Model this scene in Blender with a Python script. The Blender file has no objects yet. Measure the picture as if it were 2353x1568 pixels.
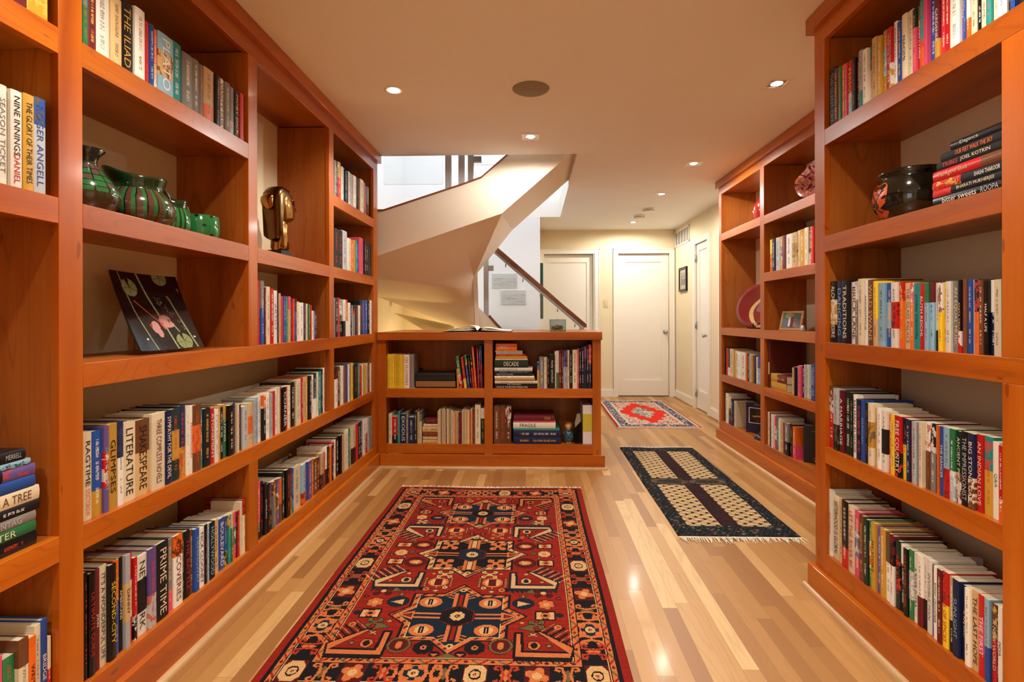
import bpy, bmesh, math, random
import numpy as np
from mathutils import Vector, Matrix
random.seed(7)
PI = math.pi
C = bpy.context.scene.collection

# ------------------------------------------------------------------ helpers
def lin(c):
    return tuple((v / 12.92 if v <= .04045 else ((v + .055) / 1.055) ** 2.4) for v in c[:3])
def rgb(r, g, b):
    return lin((r / 255, g / 255, b / 255))
def tag(o, label=None, cat=None, group=None, kind=None):
    if label: o['label'] = label
    if cat: o['category'] = cat
    if group: o['group'] = group
    if kind: o['kind'] = kind
    return o
def thing(name, label, cat, loc=(0, 0, 0), group=None, rotz=0):
    o = bpy.data.objects.new(name, None); C.objects.link(o)
    o.location = loc; o.rotation_euler = (0, 0, rotz); o.empty_display_size = .05
    return tag(o, label, cat, group)
def link(name, me, m=None, parent=None):
    o = bpy.data.objects.new(name, me); C.objects.link(o)
    if m is not None and not me.materials: me.materials.append(m)
    if parent is not None: o.parent = parent
    return o
class MB:
    """collects shapes and links them as ONE mesh object"""
    def __init__(s): s.v = []; s.f = []; s.sm = []
    def add(s, v, f, smooth=False):
        n = len(s.v); s.v += [tuple(p) for p in v]
        for q in f: s.f.append([i + n for i in q]); s.sm.append(smooth)
        return s
    def box(s, x0, x1, y0, y1, z0, z1):
        x0, x1 = min(x0, x1), max(x0, x1); y0, y1 = min(y0, y1), max(y0, y1); z0, z1 = min(z0, z1), max(z0, z1)
        v = [(x, y, z) for x in (x0, x1) for y in (y0, y1) for z in (z0, z1)]
        return s.add(v, [(0, 1, 3, 2), (4, 6, 7, 5), (0, 4, 5, 1), (2, 3, 7, 6), (0, 2, 6, 4), (1, 5, 7, 3)])
    def prism(s, poly, axis, a, b, smooth=False):
        """poly: 2-D outline, extruded along axis from a to b"""
        def p3(p, t):
            return {'x': (t, p[0], p[1]), 'y': (p[0], t, p[1]), 'z': (p[0], p[1], t)}[axis]
        n = len(poly); v = [p3(p, a) for p in poly] + [p3(p, b) for p in poly]
        f = [list(range(n))[::-1], list(range(n, 2 * n))] + [[i, (i + 1) % n, n + (i + 1) % n, n + i] for i in range(n)]
        return s.add(v, f, smooth)
    def tube(s, pts, r, n=8, cap=True):
        pts = [Vector(p) for p in pts]; rings = []
        for i, p in enumerate(pts):
            d = (pts[min(i + 1, len(pts) - 1)] - pts[max(i - 1, 0)]).normalized()
            u = d.orthogonal().normalized() if i == 0 else (u - d * u.dot(d)).normalized()
            w = d.cross(u); rr = r[i] if isinstance(r, (list, tuple)) else r
            rings.append([p + (u * math.cos(a) + w * math.sin(a)) * rr for a in [2 * PI * k / n for k in range(n)]])
        v = [q for ring in rings for q in ring]; f = []
        for i in range(len(pts) - 1):
            for k in range(n):
                f.append([i * n + k, i * n + (k + 1) % n, (i + 1) * n + (k + 1) % n, (i + 1) * n + k])
        if cap: f += [list(range(n))[::-1], [len(v) - n + k for k in range(n)]]
        return s.add(v, f, True)
    def lathe(s, prof, n=40, c=(0, 0, 0), fn=None, cap=True):
        v = []; f = []
        for r, z in prof:
            for k in range(n):
                a = 2 * PI * k / n; p = Vector((c[0] + r * math.cos(a), c[1] + r * math.sin(a), c[2] + z))
                if fn: p = fn(p, a, z)
                v.append(p)
        for i in range(len(prof) - 1):
            for k in range(n):
                f.append([i * n + k, i * n + (k + 1) % n, (i + 1) * n + (k + 1) % n, (i + 1) * n + k])
        if cap and prof[0][0] > 1e-5: f.append(list(range(n))[::-1])
        if cap and prof[-1][0] > 1e-5: f.append([len(prof) * n - n + k for k in range(n)])
        return s.add(v, f, True)
    def build(s, name, m=None, parent=None, bevel=0):
        me = bpy.data.meshes.new(name); me.from_pydata(s.v, [], s.f)
        me.polygons.foreach_set('use_smooth', s.sm); me.update()
        bm = bmesh.new(); bm.from_mesh(me); bmesh.ops.recalc_face_normals(bm, faces=bm.faces); bm.to_mesh(me); bm.free()
        o = link(name, me, m, parent)
        if bevel:
            b = o.modifiers.new('bevel', 'BEVEL'); b.width = bevel; b.segments = 2; b.limit_method = 'ANGLE'
        return o
def smooth_angle(o, deg=40):
    me = o.data; bm = bmesh.new(); bm.from_mesh(me)
    for f in bm.faces: f.smooth = True
    for e in bm.edges:
        if len(e.link_faces) == 2 and e.calc_face_angle(0) > math.radians(deg): e.smooth = False
    bm.to_mesh(me); bm.free(); return o

# ------------------------------------------------------------------ node materials
class NT:
    def __init__(s, name):
        s.m = bpy.data.materials.new(name); s.m.use_nodes = True
        s.t = s.m.node_tree; s.b = s.t.nodes['Principled BSDF']
    def n(s, typ, **k):
        nd = s.t.nodes.new(typ)
        for a, v in k.items(): setattr(nd, a, v)
        return nd
    def l(s, a, b): s.t.links.new(a, b)
    def val(s, x, sock):
        if isinstance(x, (int, float)): sock.default_value = x
        elif isinstance(x, (tuple, list)):
            sock.default_value = tuple(x) if len(sock.default_value) == len(x) else tuple(x) + (1,)
        else: s.l(x, sock)
    def math(s, op, a, b=0.0, c=None):
        nd = s.n('ShaderNodeMath', operation=op); s.val(a, nd.inputs[0]); s.val(b, nd.inputs[1])
        if c is not None: s.val(c, nd.inputs[2])
        return nd.outputs[0]
    def mix(s, f, a, b, typ='MIX'):
        nd = s.n('ShaderNodeMix', data_type='RGBA', blend_type=typ)
        s.val(f, nd.inputs[0]); s.val(a, nd.inputs[6]); s.val(b, nd.inputs[7]); return nd.outputs[2]
    def mapping(s, vec, sc=(1, 1, 1), loc=(0, 0, 0)):
        nd = s.n('ShaderNodeMapping'); s.l(vec, nd.inputs[0]); nd.inputs['Scale'].default_value = sc
        s.val(loc, nd.inputs['Location']); return nd.outputs[0]
    def noise(s, vec, scale=1, detail=4, rough=.5, dist=0):
        nd = s.n('ShaderNodeTexNoise'); s.l(vec, nd.inputs['Vector']); nd.inputs['Scale'].default_value = scale
        nd.inputs['Detail'].default_value = detail; nd.inputs['Roughness'].default_value = rough
        nd.inputs['Distortion'].default_value = dist; return nd.outputs[0]
    def white(s, vec):
        nd = s.n('ShaderNodeTexWhiteNoise', noise_dimensions='3D'); s.l(vec, nd.inputs[0]); return nd.outputs[0]
    def ramp(s, f, stops):
        nd = s.n('ShaderNodeValToRGB'); cr = nd.color_ramp; s.l(f, nd.inputs[0])
        while len(cr.elements) < len(stops): cr.elements.new(.5)
        for e, (p, c) in zip(cr.elements, stops): e.position = p; e.color = tuple(c) + (1,)
        return nd.outputs[0]
    def sep(s, v):
        nd = s.n('ShaderNodeSeparateXYZ'); s.l(v, nd.inputs[0]); return nd.outputs
    def comb(s, x=0, y=0, z=0):
        nd = s.n('ShaderNodeCombineXYZ')
        for i, q in enumerate((x, y, z)): s.val(q, nd.inputs[i])
        return nd.outputs[0]
    def bump(s, h, strength=.2, dist=.002):
        nd = s.n('ShaderNodeBump'); s.l(h, nd.inputs['Height']); nd.inputs['Strength'].default_value = strength
        nd.inputs['Distance'].default_value = dist; s.l(nd.outputs[0], s.b.inputs['Normal'])
    def out(s, col=None, rough=None, metal=None, coat=None, spec=None):
        if col is not None: s.val(col, s.b.inputs['Base Color'])
        if rough is not None: s.val(rough, s.b.inputs['Roughness'])
        if metal is not None: s.b.inputs['Metallic'].default_value = metal
        if coat is not None: s.b.inputs['Coat Weight'].default_value = coat; s.b.inputs['Coat Roughness'].default_value = .12
        if spec is not None: s.b.inputs['Specular IOR Level'].default_value = spec
        return s.m
def obj_co(t): return t.n('ShaderNodeTexCoord').outputs['Object']
MATS = {}
def plain(name, col, rough=.5, metal=0., coat=0., vary=.04, scale=30, spec=.5):
    """a single colour with a faint procedural mottling"""
    if name in MATS: return MATS[name]
    t = NT(name); co = obj_co(t); n = t.noise(co, scale, 3)
    c = t.mix(n, tuple(max(0, v * (1 - vary)) for v in col), tuple(min(1, v * (1 + vary)) for v in col))
    MATS[name] = t.out(c, rough, metal, coat, spec); return MATS[name]
def cherry(name, axis, dark, mid, light, contour=.5, rough=.33, coat=.25, streak=.35, rs=(.9, 5.5)):
    """cherry wood: long grain, pores and drifting growth-ring lines along the given axis"""
    t = NT(name); co = obj_co(t); r = t.n('ShaderNodeObjectInfo').outputs['Random']
    off = t.comb(t.math('MULTIPLY', r, 37.), t.math('MULTIPLY', r, 53.), t.math('MULTIPLY', r, 71.))
    def sc(a, b): return tuple(a if ax == axis else b for ax in 'xyz')
    v = t.n('ShaderNodeVectorMath', operation='ADD'); t.l(co, v.inputs[0]); t.l(off, v.inputs[1]); v = v.outputs[0]
    broad = t.noise(t.mapping(v, sc(.7, 7)), 1, 2, .5, .6)
    fine = t.noise(t.mapping(v, sc(3, 95)), 1, 3, .6)
    ring = t.noise(t.mapping(v, sc(*rs)), 1, 1, .4, .3)
    line = t.math('ABSOLUTE', t.math('SUBTRACT', t.math('FRACT', t.math('MULTIPLY', ring, 16.)), .5))
    line = t.math('SUBTRACT', 1., t.math('MINIMUM', t.math('MULTIPLY', line, 9.), 1.))
    col = t.ramp(broad, [(.25, dark), (.5, mid), (.78, light)])
    col = t.mix(t.math('MULTIPLY', fine, streak), col, tuple(q * .5 for q in mid))
    col = t.mix(t.math('MULTIPLY', line, contour), col, tuple(q * .38 for q in dark))
    pits = t.noise(t.mapping(v, sc(14, 40)), 1, 0, .5)
    col = t.mix(t.math('MULTIPLY', t.math('GREATER_THAN', pits, .845), .45), col, tuple(q * .25 for q in dark))
    tone = t.math('ADD', .88, t.math('MULTIPLY', r, .24))
    hsv = t.n('ShaderNodeHueSaturation'); t.l(col, hsv.inputs['Color']); t.l(tone, hsv.inputs['Value'])
    t.bump(fine, .08, .001)
    return t.out(hsv.outputs[0], rough, 0, coat)
CH = dict(dark=rgb(150, 61, 3), mid=rgb(190, 93, 6), light=rgb(212, 120, 26))
VN = dict(dark=rgb(136, 65, 14), mid=rgb(178, 95, 26), light=rgb(202, 120, 44))
wood_y = cherry('cherry_grain_along_y', 'y', contour=.24, rs=(1.1, 9), **CH)
wood_x = cherry('cherry_grain_along_x', 'x', contour=.24, rs=(1.1, 9), **CH)
wood_z = cherry('cherry_grain_upright', 'z', contour=.06, **CH)
veneer_z = cherry('cherry_veneer_upright', 'z', contour=.3, streak=.62, rs=(.42, 6.5), rough=.42, coat=.1, **VN)
veneer_y = cherry('cherry_veneer_along_y', 'y', contour=.1, rough=.42, coat=.1, **VN)
rail_wood = cherry('walnut_handrail', 'x', rgb(96, 52, 30), rgb(128, 74, 46), rgb(150, 92, 60), contour=.1)

def wall_mat(name, col):
    t = NT(name); co = obj_co(t); n = t.noise(co, 160, 3); b = t.noise(co, 1.3, 2)
    c = t.mix(b, tuple(v * .975 for v in col), col); t.bump(n, .05, .001)
    return t.out(c, .75, spec=.25)
paint = wall_mat('cream_wall_paint', rgb(237, 220, 184))
ceil_m = wall_mat('ceiling_paint', rgb(247, 244, 238))
shaft_m = wall_mat('white_stairwell_paint', rgb(240, 240, 242))
trim_m = plain('white_trim_gloss', rgb(243, 236, 222), .3, coat=.2, vary=.01)
steel = plain('brushed_steel', rgb(176, 176, 176), .35, .6, vary=.05)
steel_d = plain('grey_painted_steel', rgb(176, 178, 180), .4, .0, vary=.03)
black_m = plain('black_wire', rgb(14, 13, 13), .35, .5)
brass = plain('polished_bronze', rgb(158, 116, 62), .16, 1., vary=.12, scale=12)

def floor_mat():
    t = NT('natural_oak_strip_floor'); co = obj_co(t); s = t.sep(co)
    W = .057
    xi = t.math('FLOOR', t.math('DIVIDE', s[0], W))
    r1 = t.white(t.comb(xi, 3.3, 7.1))
    yo = t.math('ADD', t.math('DIVIDE', s[1], .74), t.math('MULTIPLY', r1, 17.))
    yj = t.math('ADD', yo, t.math('MULTIPLY', t.math('SINE', t.math('MULTIPLY', yo, 2.1)), .3))
    yi = t.math('FLOOR', yj)
    r2 = t.white(t.comb(xi, yi, 1.7)); r3 = t.white(t.comb(xi, yi, 9.2))
    base = t.ramp(r2, [(0, rgb(142, 94, 46)), (.3, rgb(165, 116, 60)), (.65, rgb(182, 134, 75)), (.93, rgb(202, 158, 98)), (1, rgb(218, 182, 124))])
    v = t.n('ShaderNodeVectorMath', operation='ADD'); t.l(co, v.inputs[0])
    t.l(t.comb(t.math('MULTIPLY', r3, 31.), t.math('MULTIPLY', r2, 47.), 0.), v.inputs[1]); v = v.outputs[0]
    g = t.noise(t.mapping(v, (60, 2.2, 1)), 1, 4, .6)
    ring = t.noise(t.mapping(v, (9, 1.1, 1)), 1, 2, .4, .4)
    fr = t.math('ABSOLUTE', t.math('SUBTRACT', t.math('FRACT', t.math('MULTIPLY', ring, 11.)), .5))
    fr = t.math('SUBTRACT', 1., t.math('MINIMUM', t.math('MULTIPLY', fr, 4.5), 1.))
    col = t.mix(t.math('MULTIPLY', g, .3), base, rgb(160, 108, 60))
    col = t.mix(t.math('MULTIPLY', t.math('MULTIPLY', fr, t.math('GREATER_THAN', r3, .35)), .22), col, rgb(150, 98, 54))
    ex = t.math('ABSOLUTE', t.math('SUBTRACT', t.math('FRACT', t.math('DIVIDE', s[0], W)), .5))
    ey = t.math('ABSOLUTE', t.math('SUBTRACT', t.math('FRACT', yj), .5))
    seam = t.math('MAXIMUM', t.math('GREATER_THAN', ex, .488), t.math('GREATER_THAN', ey, .4985))
    col = t.mix(t.math('MULTIPLY', seam, .45), col, rgb(110, 70, 38))
    t.bump(t.math('SUBTRACT', 1., seam), .15, .001)
    return t.out(col, .42, 0, .08)
floor_m = floor_mat()

def attr_mat(name, rough=.95, sheen=0., coat=0.):
    t = NT(name); a = t.n('ShaderNodeAttribute', attribute_name='Col')
    n = t.noise(obj_co(t), 420, 2); c = t.mix(t.math('MULTIPLY', n, .22), a.outputs['Color'], (0, 0, 0), 'MIX')
    if sheen: t.b.inputs['Sheen Weight'].default_value = sheen
    if rough > .9: t.bump(n, .5, .002)
    return t.out(c, rough, coat=coat, spec=.2 if rough > .9 else .5)
wool = attr_mat('knotted_wool_pile')
print_m = attr_mat('printed_surface', .35)
glaze_m = attr_mat('fused_glass_surface', .08, coat=.4)

def glass_mat(name, tint, alpha_rough=.0):
    t = NT(name); b = t.b
    b.inputs['Base Color'].default_value = tint + (1,); b.inputs['Roughness'].default_value = alpha_rough
    b.inputs['Transmission Weight'].default_value = 1; b.inputs['IOR'].default_value = 1.45
    return t.m
glass_m = glass_mat('clear_guard_glass', (.93, .97, .96))
glass_edge = glass_mat('green_glass_edge', (.35, .75, .55), .1)

def emis(name, col, st):
    t = NT(name); t.b.inputs['Base Color'].default_value = (0, 0, 0, 1)
    t.b.inputs['Emission Color'].default_value = col + (1,); t.b.inputs['Emission Strength'].default_value = st
    return t.m

# book cover: colours, bands and small print come from each book's own properties
def book_mat():
    t = NT('book_cover'); oi = t.n('ShaderNodeObjectInfo'); g = t.n('ShaderNodeTexCoord').outputs['Generated']
    def at(nm, o='Fac'): return t.n('ShaderNodeAttribute', attribute_type='OBJECT', attribute_name=nm).outputs[o]
    gs = t.sep(g); os_ = t.sep(obj_co(t))
    spine = t.math('GREATER_THAN', gs[0], .965)
    inb = t.math('MULTIPLY', t.math('GREATER_THAN', gs[2], at('b0')), t.math('LESS_THAN', gs[2], at('b1')))
    col = t.mix(inb, oi.outputs['Color'], at('c2', 'Color'))
    sd = at('seed')
    pic = t.noise(t.comb(t.math('MULTIPLY', os_[1], 60.), t.math('MULTIPLY', os_[2], 34.), sd), 1, 3, .6)
    pm = t.math('MULTIPLY', t.math('MULTIPLY', inb, t.math('GREATER_THAN', pic, .54)), at('pic'))
    col = t.mix(t.math('MULTIPLY', pm, .8), col, at('tc', 'Color'))
    # small print: letter cells along the spine
    cell = t.math('FLOOR', t.math('DIVIDE', os_[2], .0038)); w1 = t.white(t.comb(cell, sd, 2.))
    st = t.white(t.comb(t.math('FLOOR', t.math('DIVIDE', os_[2], .0013)), t.math('FLOOR', t.math('DIVIDE', os_[1], .0017)), sd))
    across = t.math('LESS_THAN', t.math('ABSOLUTE', t.math('SUBTRACT', gs[1], .5)), .15)
    rng = t.math('MAXIMUM', t.math('MULTIPLY', t.math('GREATER_THAN', gs[2], .42), t.math('LESS_THAN', gs[2], .9)),
                 t.math('MULTIPLY', t.math('GREATER_THAN', gs[2], .14), t.math('LESS_THAN', gs[2], .33)))
    tx = t.math('MULTIPLY', t.math('MULTIPLY', t.math('GREATER_THAN', w1, .22), t.math('GREATER_THAN', st, .42)), t.math('MULTIPLY', across, rng))
    tx = t.math('MULTIPLY', t.math('MULTIPLY', tx, spine), at('tk'))
    col = t.mix(tx, col, at('tc', 'Color'))
    return t.out(col, at('ro'), spec=.4)
book_m = book_mat()
def pages_mat():
    t = NT('book_pages'); s = t.sep(obj_co(t))
    n = t.noise(t.comb(t.math('MULTIPLY', s[1], 1600.), t.math('MULTIPLY', s[2], 6.), t.math('MULTIPLY', s[0], 6.)), 1, 2)
    r = t.n('ShaderNodeObjectInfo').outputs['Random']
    c = t.mix(n, rgb(196, 180, 146), rgb(238, 228, 204)); c = t.mix(t.math('MULTIPLY', r, .4), c, rgb(214, 192, 148), 'MULTIPLY')
    return t.out(c, .9, spec=.1)
pages_m = pages_mat()
PAL = dict(W=(236, 230, 216), I=(226, 210, 176), K=(18, 17, 20), N=(22, 34, 72), B=(34, 78, 156), L=(142, 184, 206), T=(30, 138, 134),
           G=(44, 122, 72), D=(18, 48, 40), O=(226, 104, 28), Y=(236, 196, 44), M=(196, 148, 48), R=(196, 30, 28), U=(104, 24, 32), C=(214, 36, 60),
           P=(226, 76, 112), V=(104, 84, 146), E=(128, 124, 118), S=(178, 182, 184), Z=(112, 66, 38), A=(208, 172, 118))
CN = dict(W='white', I='cream', K='black', N='navy', B='blue', L='pale-blue', T='teal', G='green', D='dark-green', O='orange', Y='yellow', M='mustard',
          R='red', U='maroon', C='crimson', P='pink', V='purple', E='grey', S='silver-grey', Z='brown', A='tan')
TXT = {}
def text_mesh(s):
    if s in TXT: return TXT[s]
    cu = bpy.data.curves.new('t', 'FONT'); cu.body = s; cu.resolution_u = 2; cu.size = 1
    ob = bpy.data.objects.new('t', cu); C.objects.link(ob)
    dg = bpy.context.evaluated_depsgraph_get(); me = bpy.data.meshes.new_from_object(ob.evaluated_get(dg))
    bpy.data.objects.remove(ob); bpy.data.curves.remove(cu)
    co = np.empty(len(me.vertices) * 3); me.vertices.foreach_get('co', co); co = co.reshape(-1, 3)
    mn = co.min(0); mx = co.max(0); fs = [tuple(p.vertices) for p in me.polygons]; bpy.data.meshes.remove(me)
    TXT[s] = (co - mn, mx - mn, fs); return TXT[s]
INK = {}
def ink(k):
    if k not in INK: INK[k] = plain('ink_' + CN[k].replace('-', '_'), rgb(*PAL[k]), .45, vary=.02)
    return INK[k]
def lettering(s, k, length, height, place, parent, name='lettering', stretch=1.5, m=None):
    """text mesh; place(u, v) maps text-space metres (u along, v up; centred) to local coordinates"""
    co, sz, fs = text_mesh(s)
    sy = height / sz[1]; sx = min(sy * stretch, length / sz[0])
    if sx < sy * .55: sy = sx / .55
    v = [place((c[0] - sz[0] / 2) * sx, (c[1] - sz[1] / 2) * sy) for c in co]
    me = bpy.data.meshes.new(name); me.from_pydata(v, [], fs); me.update()
    return link(name, me, m or ink(k), parent)
BOOKS = []
def book(kind, x, y, z, rot, t, h, cols, title=None, depth=None, label='', group='', tilt=None, rng=random):
    """one book: cover (root), pages and, where readable, its spine lettering"""
    hard = kind == 'hardcover_book'
    d = depth or (.165 if h > .225 else .135) + rng.uniform(-.012, .012)
    bt = .0022 if hard else .0007; ov = .003 if hard else .0003
    t2 = t / 2 - .0002; bul = min(.0025, t * .09)
    arc = [(-bul * (q * q), q * t2) for q in (1, .75, .4, 0, -.4, -.75, -1)]
    outer = [(-d, t2)] + [(-.004, t2)] + arc[0:] + [(-.004, -t2)] + [(-d, -t2)]
    inner = [(-d, -t2 + bt), (-.003 - bt, -t2 + bt), (-.003 - bt, t2 - bt), (-d, t2 - bt)]
    poly = outer + inner; n = len(poly)
    v = [(p[0], p[1], 0) for p in poly] + [(p[0], p[1], h) for p in poly]
    f = [[i, (i + 1) % n, n + (i + 1) % n, n + i] for i in range(n)]
    # end caps as quads (board, spine, board)
    no = len(outer)
    cap = [[0, 1, n - 2, n - 1], [no - 1, no, no + 1, no - 2], list(range(1, no - 1)) + [no + 1, no + 2]]
    f += [c[::-1] for c in cap] + [[i + n for i in c] for c in cap]
    me = bpy.data.meshes.new(kind); me.from_pydata(v, [], f); me.update(); me.materials.append(book_m)
    o = bpy.data.objects.new(kind, me); C.objects.link(o)
    o.location = (x, y, z); o.rotation_euler = rot if isinstance(rot, tuple) else (0, 0, rot)
    if tilt: o.rotation_euler = tilt
    c1 = rgb(*PAL[cols[0]]); j = rng.uniform(.82, 1.15); c1 = tuple(min(1, q * j) for q in c1)
    o.color = c1 + (1,)
    c2 = PAL[cols[1]] if len(cols) > 1 else PAL[cols[0]]
    o['c2'] = rgb(*c2)
    a = rng.choice([(0, .42), (.58, 1.01), (.3, .7), (0, .3), (.72, 1.01)]) if len(cols) > 1 else rng.choice([(2, 2), (2, 2), (0, .08), (.9, 1.01)])
    o['b0'] = float(a[0] - .01); o['b1'] = float(a[1])
    o['pic'] = 1.0 if len(cols) > 1 and rng.random() < .6 else 0.0
    lum = sum(c1)
    tc = rng.choice([(235, 228, 205), (220, 180, 80), (230, 230, 230), (200, 60, 40)]) if lum < 1.1 else rng.choice([(30, 28, 30), (120, 30, 26), (40, 50, 96), (90, 84, 76)])
    o['tc'] = rgb(*tc); o['tk'] = 0.0 if title else .75; o['seed'] = float(rng.uniform(1, 90)); o['ro'] = float(rng.choice([.25, .4, .55]))
    pg = MB().box(-d + ov, -.0035 - bt, -t2 + bt, t2 - bt, ov, h - ov).build('pages', pages_m, o)
    tag(o, label, 'book', group)
    if title:
        segs = title.split('|'); spans = [(.5, .84)] if len(segs) == 1 else [(.64, .6), (.2, .3)]
        for sgm, (cen, ln) in zip(segs, spans):
            tx, _, k = sgm.partition('/')
            lettering(tx, k or 'W', h * ln, t * .52, lambda u, w, cen=cen: (.0006, w, h * cen - u), o, 'spine_lettering')
    BOOKS.append(o); return o
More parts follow.
